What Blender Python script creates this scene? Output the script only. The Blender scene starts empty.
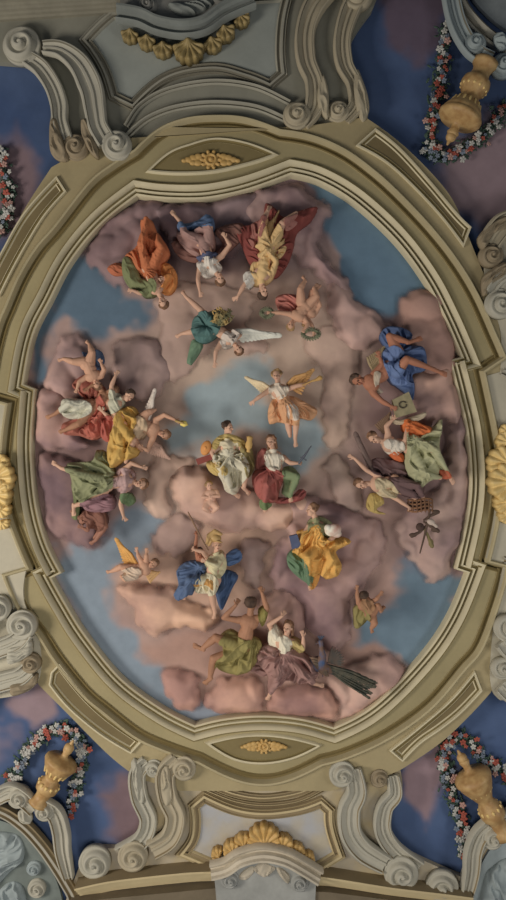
import bpy, bmesh, math, random
import numpy as np
from mathutils import Vector, Matrix
from mathutils.geometry import tessellate_polygon

S = bpy.context.scene
COL = S.collection
# ------------------------------------------------------------------ camera, light, exposure
D = 15.0            # eye to ceiling, metres
ZC = 16.5           # ceiling height
PM = 50.0           # drawing units per metre of ceiling
cam = bpy.data.objects.new('camera', bpy.data.cameras.new('camera'))
COL.objects.link(cam)
cam.location = (0, 0, ZC - D)
cam.rotation_euler = (math.pi, 0, 0)
cam.data.sensor_fit = 'VERTICAL'
cam.data.sensor_height = 36
cam.data.lens = 36 * D / 18.0
cam.data.clip_end = 100
S.camera = cam
S.view_settings.view_transform = 'Standard'
S.view_settings.look = 'None'
S.view_settings.gamma = 1
S.view_settings.use_curve_mapping = False
S.view_settings.exposure = -0.84
W = bpy.data.worlds.new('world'); S.world = W; W.use_nodes = True
W.node_tree.nodes['Background'].inputs[0].default_value = (0.80, 0.88, 1.0, 1)
W.node_tree.nodes['Background'].inputs[1].default_value = 0.12

def area(name, loc, target, sx, sy, power, col):
    l = bpy.data.lights.new(name, 'AREA'); l.shape = 'RECTANGLE'; l.size = sx; l.size_y = sy
    l.energy = power; l.color = col
    o = bpy.data.objects.new(name, l); COL.objects.link(o); o.location = loc
    d = Vector(target) - Vector(loc)
    o.rotation_euler = d.to_track_quat('-Z', 'Y').to_euler()
    return o
# daylight from the tall windows of the hall, below the picture on two sides; the low lamp is added fill
area('window_light', (-17.0, 3.5, 5.0), (0.5, 1.5, ZC), 6, 5.0, 4300, (1.0, 0.91, 0.80))
area('side_window_light', (13.0, 4.5, 6.0), (0, 0, ZC), 5, 4, 850, (1.0, 0.96, 0.9))
area('low_fill_light', (-1.0, 7.0, 4.5), (0, 2.5, ZC), 5, 5, 820, (1.0, 0.93, 0.84))  # broad frontal fill added from below, not a window

# ------------------------------------------------------------------ helpers
def srgb(c, sat=.70):
    g = .3*c[0]+.59*c[1]+.11*c[2]; c = [g+(v-g)*sat for v in c]
    return tuple(((v/255)/12.92 if v/255 <= .04045 else ((v/255+.055)/1.055)**2.4) for v in c)
GAIN = 2.1
MATS = {}
def mat(c, rough=0.75, var=0.10, scale=1.6, second=None, metal=0.0, spec=0.2):
    """fresco pigment: the colour with a soft mottling, optionally a second pigment in large patches"""
    key = (c, rough, var, scale, second, metal)
    if key in MATS: return MATS[key]
    m = bpy.data.materials.new('pigment_%d_%d_%d' % c); m.use_nodes = True
    nt = m.node_tree; b = nt.nodes['Principled BSDF']
    L = tuple(min(0.9, v*GAIN) for v in srgb(c))
    L2 = tuple(min(0.9, v*GAIN) for v in srgb(second)) if second else tuple(v*(1-var*2) for v in L)
    tc = nt.nodes.new('ShaderNodeTexCoord')
    n1 = nt.nodes.new('ShaderNodeTexNoise'); n1.inputs['Scale'].default_value = scale; n1.inputs['Detail'].default_value = 4
    geo = nt.nodes.new('ShaderNodeNewGeometry')
    nt.links.new(geo.outputs['Position'], n1.inputs['Vector'])
    rp = nt.nodes.new('ShaderNodeValToRGB'); rp.color_ramp.elements[0].position = .38; rp.color_ramp.elements[1].position = .64
    rp.color_ramp.elements[0].color = L2 + (1,); rp.color_ramp.elements[1].color = L + (1,)
    nt.links.new(n1.outputs[0], rp.inputs[0])
    n2 = nt.nodes.new('ShaderNodeTexNoise'); n2.inputs['Scale'].default_value = 14; n2.inputs['Detail'].default_value = 3
    nt.links.new(geo.outputs['Position'], n2.inputs['Vector'])
    mx = nt.nodes.new('ShaderNodeMix'); mx.data_type = 'RGBA'; mx.blend_type = 'MULTIPLY'
    mr = nt.nodes.new('ShaderNodeMapRange'); mr.inputs[3].default_value = 1-var; mr.inputs[4].default_value = 1+var
    nt.links.new(n2.outputs[0], mr.inputs[0])
    mx.inputs[0].default_value = 1
    nt.links.new(rp.outputs[0], mx.inputs[6]); nt.links.new(mr.outputs[0], mx.inputs[7])
    nt.links.new(mx.outputs[2], b.inputs['Base Color'])
    b.inputs['Roughness'].default_value = rough; b.inputs['Metallic'].default_value = metal
    b.inputs['Specular IOR Level'].default_value = spec
    MATS[key] = m
    return m

def kof(h): return (D - h/PM)/D
def PT(x, y, h, k):          # drawing units (506 x 900 over the ceiling) and depth below it -> metres
    return ((x-253)/PM*k, (y-450)/PM*k, ZC - h/PM)

def link(name, me, m, parent=None, smooth=True):
    o = bpy.data.objects.new(name, me); COL.objects.link(o)
    if m: me.materials.append(m)
    if smooth: me.shade_smooth()
    if parent:
        o.parent = parent
        o.matrix_parent_inverse = Matrix.Translation(-parent.location)
    return o
def tag(o, label=None, cat=None, group=None, kind=None):
    if label: o['label'] = label
    if cat: o['category'] = cat
    if group: o['group'] = group
    if kind: o['kind'] = kind
    return o
def empty(name, x, y, h, label, cat, group=None):
    o = bpy.data.objects.new(name, None); COL.objects.link(o); o.empty_display_size = .1
    o.location = PT(x, y, h, kof(h)); tag(o, label, cat, group); return o
def mesh_np(name, V, F):
    me = bpy.data.meshes.new(name); me.from_pydata([tuple(map(float, v)) for v in V], [], F); me.update(); return me

# --- curves: points may carry a third value 'c' = sharp corner
def smooth(pts, closed=True, step=3.0):
    P = [np.array(p[:2], float) for p in pts]; C = [len(p) > 2 for p in pts]; n = len(P); out = []; cor = []
    m = n if closed else n-1
    for i in range(m):
        p1, p2 = P[i], P[(i+1) % n]
        p0 = P[(i-1) % n] if (closed or i > 0) else p1
        p3 = P[(i+2) % n] if (closed or i+2 < n) else p2
        if C[i]: p0 = p1
        if C[(i+1) % n]: p3 = p2
        seg = max(1, int(np.linalg.norm(p2-p1)/step))
        if C[i] and C[(i+1) % n]: seg = 1
        m1 = (p2-p0)*.5; m2 = (p3-p1)*.5
        if C[i]: m1 = (p2-p1)*1.0 if C[(i+1) % n] else 1.5*(p2-p1) - .5*m2
        if C[(i+1) % n] and not C[i]: m2 = 1.5*(p2-p1) - .5*m1
        for k in range(seg):
            t = k/seg; t2 = t*t; t3 = t2*t
            out.append((2*t3-3*t2+1)*p1 + (t3-2*t2+t)*m1 + (-2*t3+3*t2)*p2 + (t3-t2)*m2); cor.append(C[i] and k == 0)
    if not closed: out.append(P[-1]); cor.append(False)
    return np.array(out)
def area2(P): return .5*np.sum(P[:, 0]*np.roll(P[:, 1], -1) - np.roll(P[:, 0], -1)*P[:, 1])
def normals(P, closed):
    n = len(P); N = np.zeros_like(P)
    for i in range(n):
        a = P[i]-P[i-1] if (closed or i > 0) else P[1]-P[0]
        b = P[(i+1) % n]-P[i] if (closed or i < n-1) else P[-1]-P[-2]
        a = a/(np.linalg.norm(a)+1e-9); b = b/(np.linalg.norm(b)+1e-9)
        na = np.array([a[1], -a[0]]); nb = np.array([b[1], -b[0]])
        m = na+nb; l = np.linalg.norm(m)
        if l < .2: N[i] = na; continue
        m /= l; N[i] = m/max(.5, m.dot(na))
    return N      # for area2>0 loops (clockwise on the drawing) this points outward
def offset(P, d, closed=True):
    if closed and area2(P) < 0: return P - normals(P, closed)*d
    return P + normals(P, closed)*d

def sweep(name, P, prof, m, closed=True, h=12, parent=None, scale=None, dark=None):
    """sweep a moulding profile [(offset, depth)] along the path"""
    k = kof(h); N = normals(P, closed)
    if closed and area2(P) < 0: N = -N
    V = []; F = []; n = len(P); q = len(prof)
    for i in range(n):
        s = scale[i] if scale is not None else 1.0
        for (o, hh) in prof:
            p = P[i]+N[i]*o*s; V.append(PT(p[0], p[1], hh, k))
    for i in range(n if closed else n-1):
        j = (i+1) % n
        for a in range(q-1): F.append((i*q+a, j*q+a, j*q+a+1, i*q+a+1))
        if not closed or prof[0][1] != prof[-1][1] or True: F.append((i*q+q-1, j*q+q-1, j*q, i*q))
    if not closed:
        F.append(tuple(range(q))); F.append(tuple((n-1)*q+a for a in reversed(range(q))))
    me = mesh_np(name, V, F)
    bm = bmesh.new(); bm.from_mesh(me); bmesh.ops.recalc_face_normals(bm, faces=bm.faces); bm.to_mesh(me); bm.free()
    o = link(name, me, m, parent)
    if dark:      # hollows of the profile get a darker colour: groove shade painted in
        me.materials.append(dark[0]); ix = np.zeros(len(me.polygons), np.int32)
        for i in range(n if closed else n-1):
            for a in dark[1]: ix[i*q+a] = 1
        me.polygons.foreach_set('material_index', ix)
    try: me.set_sharp_from_angle(angle=math.radians(38))
    except Exception: pass
    return o

def slab(name, loops, h0, h1, m, parent=None, h=None):
    """flat plate with holes; loops[0] outer; from depth h0 (up) to h1 (face)"""
    k = kof(h1 if h is None else h); V = []; F = []
    tri = tessellate_polygon([[Vector((p[0], p[1], 0)) for p in L] for L in loops])
    flat = [p for L in loops for p in L]; n = len(flat)
    for hh in (h0, h1): V += [PT(p[0], p[1], hh, k) for p in flat]
    F += [tuple(t) for t in tri] + [tuple(i+n for i in reversed(t)) for t in tri]
    st = 0
    for L in loops:
        c = len(L)
        for i in range(c): F.append((st+i, st+(i+1) % c, n+st+(i+1) % c, n+st+i))
        st += c
    me = mesh_np(name, V, F)
    bm = bmesh.new(); bm.from_mesh(me); bmesh.ops.recalc_face_normals(bm, faces=bm.faces); bm.to_mesh(me); bm.free()
    return link(name, me, m, parent, smooth=False)

def vnoise(x, y, seed=0):
    xi = np.floor(x).astype(np.int64); yi = np.floor(y).astype(np.int64)
    fx = x-xi; fy = y-yi; fx = fx*fx*(3-2*fx); fy = fy*fy*(3-2*fy)
    def hsh(a, b):
        v = (a*374761393 + b*668265263 + seed*1442695041) & 0xffffffff
        v = ((v ^ (v >> 13))*1274126177) & 0xffffffff
        return ((v ^ (v >> 16)) & 0xffff)/65535.0
    return (hsh(xi, yi)*(1-fx)+hsh(xi+1, yi)*fx)*(1-fy) + (hsh(xi, yi+1)*(1-fx)+hsh(xi+1, yi+1)*fx)*fy

def closest(X, Y, P):
    A = P; B = np.roll(P, -1, 0); d = np.full(X.shape, 1e9); cx = X.copy(); cy = Y.copy(); ins = np.zeros(X.shape, bool)
    for a, b in zip(A, B):
        e = b-a; L = e.dot(e)+1e-12
        t = np.clip(((X-a[0])*e[0]+(Y-a[1])*e[1])/L, 0, 1)
        qx = a[0]+t*e[0]; qy = a[1]+t*e[1]; dd = np.hypot(X-qx, Y-qy)
        w = dd < d; d = np.where(w, dd, d); cx = np.where(w, qx, cx); cy = np.where(w, qy, cy)
        if a[1] != b[1]:
            c = ((a[1] > Y) != (b[1] > Y)) & (X < (b[0]-a[0])*(Y-a[1])/(b[1]-a[1])+a[0]); ins ^= c
    return d, cx, cy, ins

def blur(H, n):
    for _ in range(n):
        Q = np.pad(H, 1, mode='edge')
        H = (Q[1:-1, 1:-1]*2+Q[:-2, 1:-1]+Q[2:, 1:-1]+Q[1:-1, :-2]+Q[1:-1, 2:])/6
    return H

def relief(name, outline, hfun, back, m, parent=None, g=1.0, h=None, raw=False, sm=True, shell=False):
    """solid relief over an outline: hfun(X, Y, d) gives the depth of its face, 'back' its rear"""
    P = np.array(outline, float) if raw else smooth(outline)
    x0, y0 = P.min(0)-g; x1, y1 = P.max(0)+g
    xs = np.arange(x0, x1+g, g); ys = np.arange(y0, y1+g, g)
    X, Y = np.meshgrid(xs, ys)
    d, cx, cy, ins = closest(X, Y, P)
    _, _, _, ci = closest((X[:-1, :-1]+X[1:, 1:])/2, (Y[:-1, :-1]+Y[1:, 1:])/2, P)
    cnt = np.zeros(X.shape, int)
    cnt[:-1, :-1] += ci; cnt[1:, :-1] += ci; cnt[:-1, 1:] += ci; cnt[1:, 1:] += ci
    bd = (cnt > 0) & (cnt < 4)
    d = np.where(ins, d, 0); d = np.where(bd, 0, d)
    H = hfun(X, Y, d)
    X = np.where(bd, cx, X); Y = np.where(bd, cy, Y)
    idx = -np.ones(X.shape, int); use = cnt > 0; N = int(use.sum()); idx[use] = np.arange(N)
    k = kof(back if h is None else h)
    V = [PT(a, b, c, k) for a, b, c in zip(X[use], Y[use], np.maximum(H[use], back+.2))]
    V += [PT(a, b, back, k) for a, b in zip(X[use], Y[use])]
    F = []; E = {}
    for j, i in zip(*np.nonzero(ci)):
        q = (idx[j, i], idx[j, i+1], idx[j+1, i+1], idx[j+1, i])
        F.append(q)
        if shell: continue
        F.append((q[3]+N, q[2]+N, q[1]+N, q[0]+N))
        for a in range(4):
            e = (q[a], q[(a+1) % 4]); r = (e[1], e[0])
            if r in E: del E[r]
            else: E[e] = 1
    if shell: V = V[:N]
    for a, b in E: F.append((b, a, a+N, b+N))
    V = [tuple(map(float, v)) for v in V]; F = [tuple(int(i) for i in f) for f in F]
    me = bpy.data.meshes.new(name); me.from_pydata(V, [], F); me.update()
    bm = bmesh.new(); bm.from_mesh(me)
    bmesh.ops.recalc_face_normals(bm, faces=bm.faces)
    if shell and sum(f.normal.z for f in bm.faces) > 0: bmesh.ops.reverse_faces(bm, faces=bm.faces)
    bm.to_mesh(me); bm.free()
    return link(name, me, m, parent, smooth=sm)

# --- round solids in drawing units; a primitive list is joined and remeshed into one skin
def frame_of(ax):
    ax = ax/np.linalg.norm(ax); t = np.array([0, 0, 1.]) if abs(ax[2]) < .9 else np.array([1., 0, 0])
    u = np.cross(ax, t); u /= np.linalg.norm(u); return ax, u, np.cross(ax, u)
class Solid:
    def __init__(self): self.V = []; self.F = []; self.caps = []
    def _rings(self, rings, p0, p1):
        st = len(self.V); q = len(rings[0])
        self.V.append(p0)
        for r in rings: self.V += list(r)
        self.V.append(p1); e = len(self.V)-1
        for a in range(q):
            b = (a+1) % q
            self.F.append((st, st+1+b, st+1+a))
            for i in range(len(rings)-1):
                self.F.append((st+1+i*q+a, st+1+i*q+b, st+1+(i+1)*q+b, st+1+(i+1)*q+a))
            self.F.append((e, st+1+(len(rings)-1)*q+a, st+1+(len(rings)-1)*q+b))
    def cap(self, a, b, ra, rb, seg=12):
        a = np.array(a, float); b = np.array(b, float); L = np.linalg.norm(b-a)
        if L < 1e-3: b = a+np.array([1e-2, 0, 0]); L = 1e-2
        ax, u, w = frame_of(b-a); rings = []
        for t in np.linspace(-75, 0, 4): rings.append((a+ax*ra*math.sin(math.radians(t)), ra*math.cos(math.radians(t))))
        for t in np.linspace(0, 75, 4): rings.append((b+ax*rb*math.sin(math.radians(t)), rb*math.cos(math.radians(t))))
        R = [[c+r*(math.cos(2*math.pi*s/seg)*u+math.sin(2*math.pi*s/seg)*w) for s in range(seg)] for c, r in rings]
        self._rings(R, a-ax*ra, b+ax*rb); self.caps.append((a, b, ra, rb)); return self
    def chain(self, pts, seg=12):
        for p, q in zip(pts[:-1], pts[1:]): self.cap(p[:3], q[:3], p[3], q[3], seg)
        return self
    def ell(self, c, ax, ay, az, seg=16, rg=9):     # half-axis vectors
        c = np.array(c, float); ax = np.array(ax, float); ay = np.array(ay, float); az = np.array(az, float)
        R = []
        for i in range(1, rg):
            t = math.pi*i/rg - math.pi/2
            R.append([c+az*math.sin(t)+math.cos(t)*(ax*math.cos(2*math.pi*s/seg)+ay*math.sin(2*math.pi*s/seg)) for s in range(seg)])
        self._rings(R, c-az, c+az)
        r = min(np.linalg.norm(ax), np.linalg.norm(ay), np.linalg.norm(az)); self.caps.append((c, c+.01, r, r)); return self
    def lathe(self, a, b, prof, seg=28):            # prof [(t along a->b, radius)]
        a = np.array(a, float); b = np.array(b, float); ax, u, w = frame_of(b-a)
        R = [[a+(b-a)*t+r*(math.cos(2*math.pi*s/seg)*u+math.sin(2*math.pi*s/seg)*w) for s in range(seg)] for t, r in prof]
        self._rings(R, a+(b-a)*prof[0][0], a+(b-a)*prof[-1][0]); return self
    def build(self, name, m, parent=None, h=25, vox=None, sm=2):
        k = kof(h)
        me = mesh_np(name, [PT(v[0], v[1], v[2], k) for v in self.V], self.F)
        bm = bmesh.new(); bm.from_mesh(me); bmesh.ops.recalc_face_normals(bm, faces=bm.faces); bm.to_mesh(me); bm.free()
        o = link(name, me, m, parent)
        if vox:
            r = o.modifiers.new('skin', 'REMESH'); r.mode = 'VOXEL'; r.voxel_size = vox/PM; r.use_smooth_shade = True
            s = o.modifiers.new('soft', 'SMOOTH'); s.factor = .5; s.iterations = sm
        return o
    def height(self, X, Y):
        H = np.full(X.shape, -1e9)
        for a, b, ra, rb in self.caps:
            for t in np.linspace(0, 1, 7 if abs(b[2]-a[2]) > 1 else 4):
                c = a+(b-a)*t; r = (ra+(rb-ra)*t)*1.04+.15
                m0 = (np.abs(X-c[0]) < r) & (np.abs(Y-c[1]) < r)
                if not m0.any(): continue
                dd = (X-c[0])**2+(Y-c[1])**2
                H = np.where(dd < r*r, np.maximum(H, c[2]+np.sqrt(np.maximum(r*r-dd, 0))), H)
        return H

def bez_tube(name, pts, rad, m, parent=None, h=20, seg=8):
    s = Solid(); s.chain([(p[0], p[1], p[2], r) for p, r in zip(pts, rad)], seg)
    return s.build(name, m, parent, h)

def fold_field(X, Y, folds, seed):
    R = np.zeros(X.shape)
    for f in folds:
        if f[0] == 'd':      # direction angle (deg), wavelength, amplitude
            a = math.radians(f[1]); lam = f[2]
            v = X*math.cos(a)+Y*math.sin(a); u = -X*math.sin(a)+Y*math.cos(a)
            u = u+(vnoise(X/9, Y/9, seed+3)-.5)*lam*1.6
            n = vnoise(u/lam, v/(lam*5), seed)
            R += f[3]*((1-np.abs(2*n-1))**1.6*1.6-.8)
        elif f[0] == 'r':    # radiating from a point: x, y, count, amplitude
            th = np.arctan2(Y-f[2], X-f[1]); r = np.hypot(X-f[1], Y-f[2])
            th = th+(vnoise(X/10, Y/10, seed+5)-.5)*.5
            n = vnoise(th*f[3]/math.pi/1.0+50, r/22+7, seed+1)
            R += f[4]*((1-np.abs(2*n-1))**1.5*1.6-.8)*np.clip(r/6, 0, 1)
        elif f[0] == 'l':    # one ridge along a line: points, width, amplitude
            P = f[1]; dm = np.full(X.shape, 1e9)
            for a, b in zip(P[:-1], P[1:]):
                a = np.array(a, float); e = np.array(b, float)-a; L = e.dot(e)+1e-9
                t = np.clip(((X-a[0])*e[0]+(Y-a[1])*e[1])/L, 0, 1)
                dm = np.minimum(dm, np.hypot(X-a[0]-t*e[0], Y-a[1]-t*e[1]))
            R += f[3]*np.exp(-(dm/f[2])**2)
    return R*1.9

def cloth(name, outline, m, parent, base, T=4, folds=(('d', 60, 5, 1.6),), body=None, back=None, lift=1.2, seed=1, g=.6, w=3.0, kh=None):
    fine = [('d', f[1]+12, f[2]*.5, f[3]*.45) for f in folds if f[0] == 'd'] + [('r', f[1]+1, f[2]-1, f[3]*2.1, f[4]*.45) for f in folds if f[0] == 'r']
    folds = list(folds)+fine
    def hf(X, Y, d):
        H = base+T*(1-np.exp(-d/w))
        H = H + fold_field(X, Y, folds, seed)*np.clip(d/2.5, .15, 1)
        if body is not None:
            B = body.height(X, Y)+lift
            B = np.where(B < base-20, H-1, B); B = blur(B, 3)
            B = B + .6*fold_field(X, Y, folds, seed)
            H = np.maximum(blur(H, 1), B)
            R = body.height(X, Y)+lift*.8
            H = np.maximum(H, np.where(R < base-20, H-1, R))
        return H
    return relief(name, outline, hf, base-3 if back is None else back, m, parent, g=g, h=base if kh is None else kh)
# ------------------------------------------------------------------ the vault with its painted sky
BLUES = [  # outline, pigment, softness
 ([(70,262),(95,252),(112,272),(128,292),(150,300),(152,318),(138,333),(112,338),(100,345),(84,338),(66,322),(52,335),(46,372),(30,380),(40,320)], (68,86,102), 7),
 ([(312,180),(345,180),(400,225),(432,285),(408,296),(386,318),(366,312),(350,290),(334,262),(322,240)], (72,94,112), 6),
 ([(180,398),(205,378),(240,362),(272,372),(268,400),(285,420),(318,425),(316,462),(292,468),(262,440),(240,436),(216,436),(196,452),(172,454),(166,432),(186,414)], (118,132,138), 9),
 ([(60,548),(96,540),(122,508),(150,508),(170,520),(166,545),(140,556),(118,566),(112,585),(118,618),(140,640),(160,668),(196,712),(190,726),(140,700),(80,630)], (98,110,122), 8),
 ([(374,606),(398,588),(412,562),(440,578),(470,566),(462,600),(420,664),(398,660),(372,648),(350,640),(356,616)], (80,98,112), 7),
 ([(184,704),(218,706),(222,720),(186,722)], (96,104,116), 4),
 ([(418,545),(440,550),(440,575),(415,575)], (90,98,112), 6),
]
HAZE = [
 ([(150,330),(250,270),(340,300),(380,360),(340,480),(370,560),(250,600),(150,560),(130,450)], (146,124,112), 30),
 ([(170,360),(260,320),(330,340),(340,400),(310,440),(200,400)], (150,130,116), 24),
 ([(60,190),(330,170),(320,240),(260,260),(120,270)], (96,80,84), 22),
 ([(385,290),(450,290),(480,480),(450,590),(400,560),(380,470),(360,380)], (112,90,88), 22),
 ([(30,380),(80,370),(110,450),(120,540),(60,560),(30,460)], (110,88,86), 16),
 ([(260,480),(330,490),(400,520),(380,640),(320,660),(250,640)], (136,110,102), 24),
 ([(150,640),(360,640),(400,670),(330,740),(200,730)], (134,106,96), 14),
 ([(150,540),(260,520),(250,600),(120,600)], (150,122,106), 18),
]
OUT = [
 ([(385,-30),(450,-30),(440,30),(420,60),(395,50)], (76,66,80), 10),
 ([(450,150),(520,110),(520,230),(470,220),(448,190)], (108,92,98), 12),
 ([(-20,130),(30,150),(45,180),(20,230),(-20,250)], (96,80,86), 12),
 ([(10,690),(45,685),(58,710),(40,735),(20,725)], (108,92,98), 8),
 ([(-20,720),(10,730),(5,760),(-20,760)], (86,80,96), 8),
 ([(96,790),(140,780),(160,800),(150,840),(120,845),(110,810)], (90,74,80), 10),
 ([(400,770),(440,745),(450,770),(430,820),(412,815)], (110,92,98), 8),
]
def build_ceiling():
    g = 2.0
    xs = np.arange(-260, 770, g); ys = np.arange(-200, 1100, g); X, Y = np.meshgrid(xs, ys)
    wx = X+(vnoise(X/22, Y/22, 4)-.5)*22+(vnoise(X/8, Y/8, 5)-.5)*8
    wy = Y+(vnoise(X/22, Y/22, 8)-.5)*22+(vnoise(X/8, Y/8, 9)-.5)*8
    lin = lambda c: np.array(srgb(c, .88))
    n = vnoise(X/60, Y/60, 21)*.6+vnoise(X/20, Y/20, 22)*.4
    outer = lin((44,60,92))[None, None]*(1-n[..., None])+lin((58,74,104))[None, None]*n[..., None]
    inner = lin((120,100,98))[None, None]*(1-n[..., None])+lin((136,114,106))[None, None]*n[..., None]
    d, _, _, ins = closest(X, Y, smooth(INNER, True, 12))
    t = np.where(ins, 1, 0)[..., None]
    C = outer*(1-t)+inner*t
    def paint(L, C, mask=None):
        for pl, col, sf in L:
            P = smooth(pl, True, 8)
            d, _, _, i = closest(wx, wy, P); sd = np.where(i, d, -d)
            a = np.clip(.5+sd/(2*sf), 0, 1); a = a*a*(3-2*a)
            if mask is not None: a = a*mask
            a = a[..., None]; C = C*(1-a)+lin(col)[None, None]*(.94+.12*n[..., None])*a
        return C
    C = paint(HAZE, C, t[..., 0]); C = paint(BLUES, C, t[..., 0]); C = paint(OUT, C, 1-t[..., 0])
    C = np.minimum(C*GAIN*1.0, .9)
    ny, nx = X.shape
    V = [PT(a, b, 0, 1.0) for a, b in zip(X.ravel(), Y.ravel())]
    F = [(j*nx+i, j*nx+i+1, (j+1)*nx+i+1, (j+1)*nx+i) for j in range(ny-1) for i in range(nx-1)]
    me = bpy.data.meshes.new('ceiling'); me.from_pydata(V, [], F); me.update()
    ca = me.color_attributes.new('fresco', 'FLOAT_COLOR', 'POINT')
    ca.data.foreach_set('color', np.concatenate([C.reshape(-1, 3), np.ones((nx*ny, 1))], 1).ravel().astype(np.float32))
    m = bpy.data.materials.new('painted_sky'); m.use_nodes = True; nt = m.node_tree; b = nt.nodes['Principled BSDF']
    at = nt.nodes.new('ShaderNodeAttribute'); at.attribute_name = 'fresco'
    n2 = nt.nodes.new('ShaderNodeTexNoise'); n2.inputs['Scale'].default_value = 5; n2.inputs['Detail'].default_value = 6
    ge = nt.nodes.new('ShaderNodeNewGeometry'); nt.links.new(ge.outputs['Position'], n2.inputs['Vector'])
    mr = nt.nodes.new('ShaderNodeMapRange'); mr.inputs[3].default_value = .86; mr.inputs[4].default_value = 1.14
    nt.links.new(n2.outputs[0], mr.inputs[0])
    mx = nt.nodes.new('ShaderNodeMix'); mx.data_type = 'RGBA'; mx.blend_type = 'MULTIPLY'; mx.inputs[0].default_value = 1
    nt.links.new(at.outputs['Color'], mx.inputs[6]); nt.links.new(mr.outputs[0], mx.inputs[7])
    nt.links.new(mx.outputs[2], b.inputs['Base Color']); b.inputs['Roughness'].default_value = .85; b.inputs['Specular IOR Level'].default_value = .15
    me.flip_normals()
    o = link('ceiling', me, m); tag(o, kind='structure'); return o

c_ = 'c'
INNER = [(137,195,c_),(160,198),(190,199),(215,197),(250,189),(291,174,c_),(320,182),(355,203),(395,240),(425,280),(445,318),(462,357,c_),
         (450,360,c_),(459,395),(467,430),(471,475),(468,515),(456,569,c_),(468,573,c_),(448,620),(420,660),(375,705),(334,728,c_),
         (300,719),(262,716),(225,719),(195,726,c_),(160,708),(120,678),(85,635),(65,603),(51,578,c_),(61,573,c_),(45,540),(35,500),(31,450),(33,410),(35,389,c_),(23,384,c_),
         (33,335),(50,300),(70,262),(100,225)]
RIDGE = [(136,153,c_),(160,132),(185,122),(213,119),(245,121),(280,133,c_),(313,139),(345,153),(375,175),(400,198),(430,230),(455,262),(475,295),(493,335),(503,358,c_),
         (482,372,c_),(488,400),(496,440),(500,475),(497,515),(487,561,c_),(506,566,c_),(500,592),(481,645),(462,669),(430,706),(390,735),(350,754),(322,762,c_),
         (290,777),(263,782),(235,777),(199,760,c_),(164,748),(136,735),(104,710),(84,693),(57,660),(40,634),(21,609),(6,575,c_),(30,568,c_),(18,540),(8,510),(3,470),(4,440),(9,404,c_),(-12,398,c_),
         (-8,362),(0,328),(8,308),(21,278),(38,250),(57,228),(90,186),(112,168)]
OUTER = [(52,168,c_),(84,150,c_),(112,140,c_),(300,128,c_),(365,118,c_),(405,148),(445,190),(462,222,c_),(478,262),(500,315,c_),(600,330,c_),(600,600,c_),(515,640,c_),(490,692,c_),(468,716),(440,742),(402,768,c_),(380,778,c_),
         (330,790,c_),(180,790,c_),(140,778,c_),(110,755),(70,715),(40,685,c_),(22,655,c_),(-80,640,c_),(-80,300,c_),(-12,285,c_),(8,245),(25,210)]
build_ceiling()

KH = (122,110,72)
m_frame = mat(KH, var=.06, scale=.9)
m_frame2 = mat((106,92,52), var=.06)
m_mould = mat((156,146,114), var=.05)
m_hol_shade = mat((98,84,44), var=.05)  # groove shade painted as colour, set against the lighter moulding
A = smooth(INNER, True, 4); Cr = smooth(RIDGE, True, 4); Bo = smooth(OUTER, True, 5)
o = sweep('trim_1', A, [(-.6, 0), (-.6, 9), (0, 11), (1.6, 12), (2.4, 9.6), (4.2, 8.4), (4.8, 10.5), (6.2, 11.2), (6.8, 8.5), (8.8, 8.0), (9.4, 10.6), (11, 13.2), (13.2, 14.4), (14.4, 14.0), (15, 11), (15.2, 6), (14, 0)], m_mould, h=12, dark=(m_hol_shade, (3, 4, 7, 8, 12)))
tag(o, kind='structure')
o = slab('trim_2', [offset(Cr, -7), offset(A, 14)], 4, 11, m_frame, h=12); tag(o, kind='structure')
o = sweep('trim_3', Cr, [(-8, 2), (-8, 12), (-7, 13), (-5.6, 12.2), (-4, 10.2), (-2.4, 11), (-1.4, 14.5), (-.4, 17.5), (1.2, 18), (2.2, 17), (2.6, 14), (2.6, 2)], mat((136,124,88), var=.05), h=12, dark=(mat((92,77,38), var=.05), (1, 2, 3, 4))); tag(o, kind='structure')  # ridge hollows in a darker tone, painted-in groove shade
o = slab('trim_4', [Bo, offset(Cr, 2)], 2, 14, mat((127,113,76), var=.06), h=12); tag(o, kind='structure')

# recessed panels in the ring
def ring_panel(n, pts, label=None):
    P = smooth(pts, True, 3)
    o = sweep('trim_%d' % n, P, [(-5, 14), (-5, 14.4), (-4, 15.6), (-3.2, 14.6), (-1.6, 14.4), (-.8, 17), (.6, 17), (.9, 14)], m_mould, h=14, dark=(m_hol_shade, (2, 3)))
    tag(o, kind='structure')
    o = slab('trim_%d' % (n+1), [offset(P, -5)], 14, 14.3, mat((92,78,46), var=.06), h=14); tag(o, kind='structure')
ring_panel(5, [(375,130,c_),(400,150),(430,183),(456,214),(470,228,c_),(463,246,c_),(440,216),(410,184),(385,162),(357,146,c_)])
ring_panel(7, [(57,178,c_),(66,192,c_),(45,216),(28,243),(14,268),(0,296,c_),(-14,285,c_),(4,250),(25,214)])
ring_panel(9, [(52,672,c_),(60,664,c_),(85,695),(110,718),(142,740,c_),(131,752,c_),(100,733),(70,708),(50,684,c_)])
ring_panel(11, [(474,672,c_),(481,690,c_),(460,712),(440,728),(420,742),(402,760,c_),(390,750,c_),(420,726),(450,700)])
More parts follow.
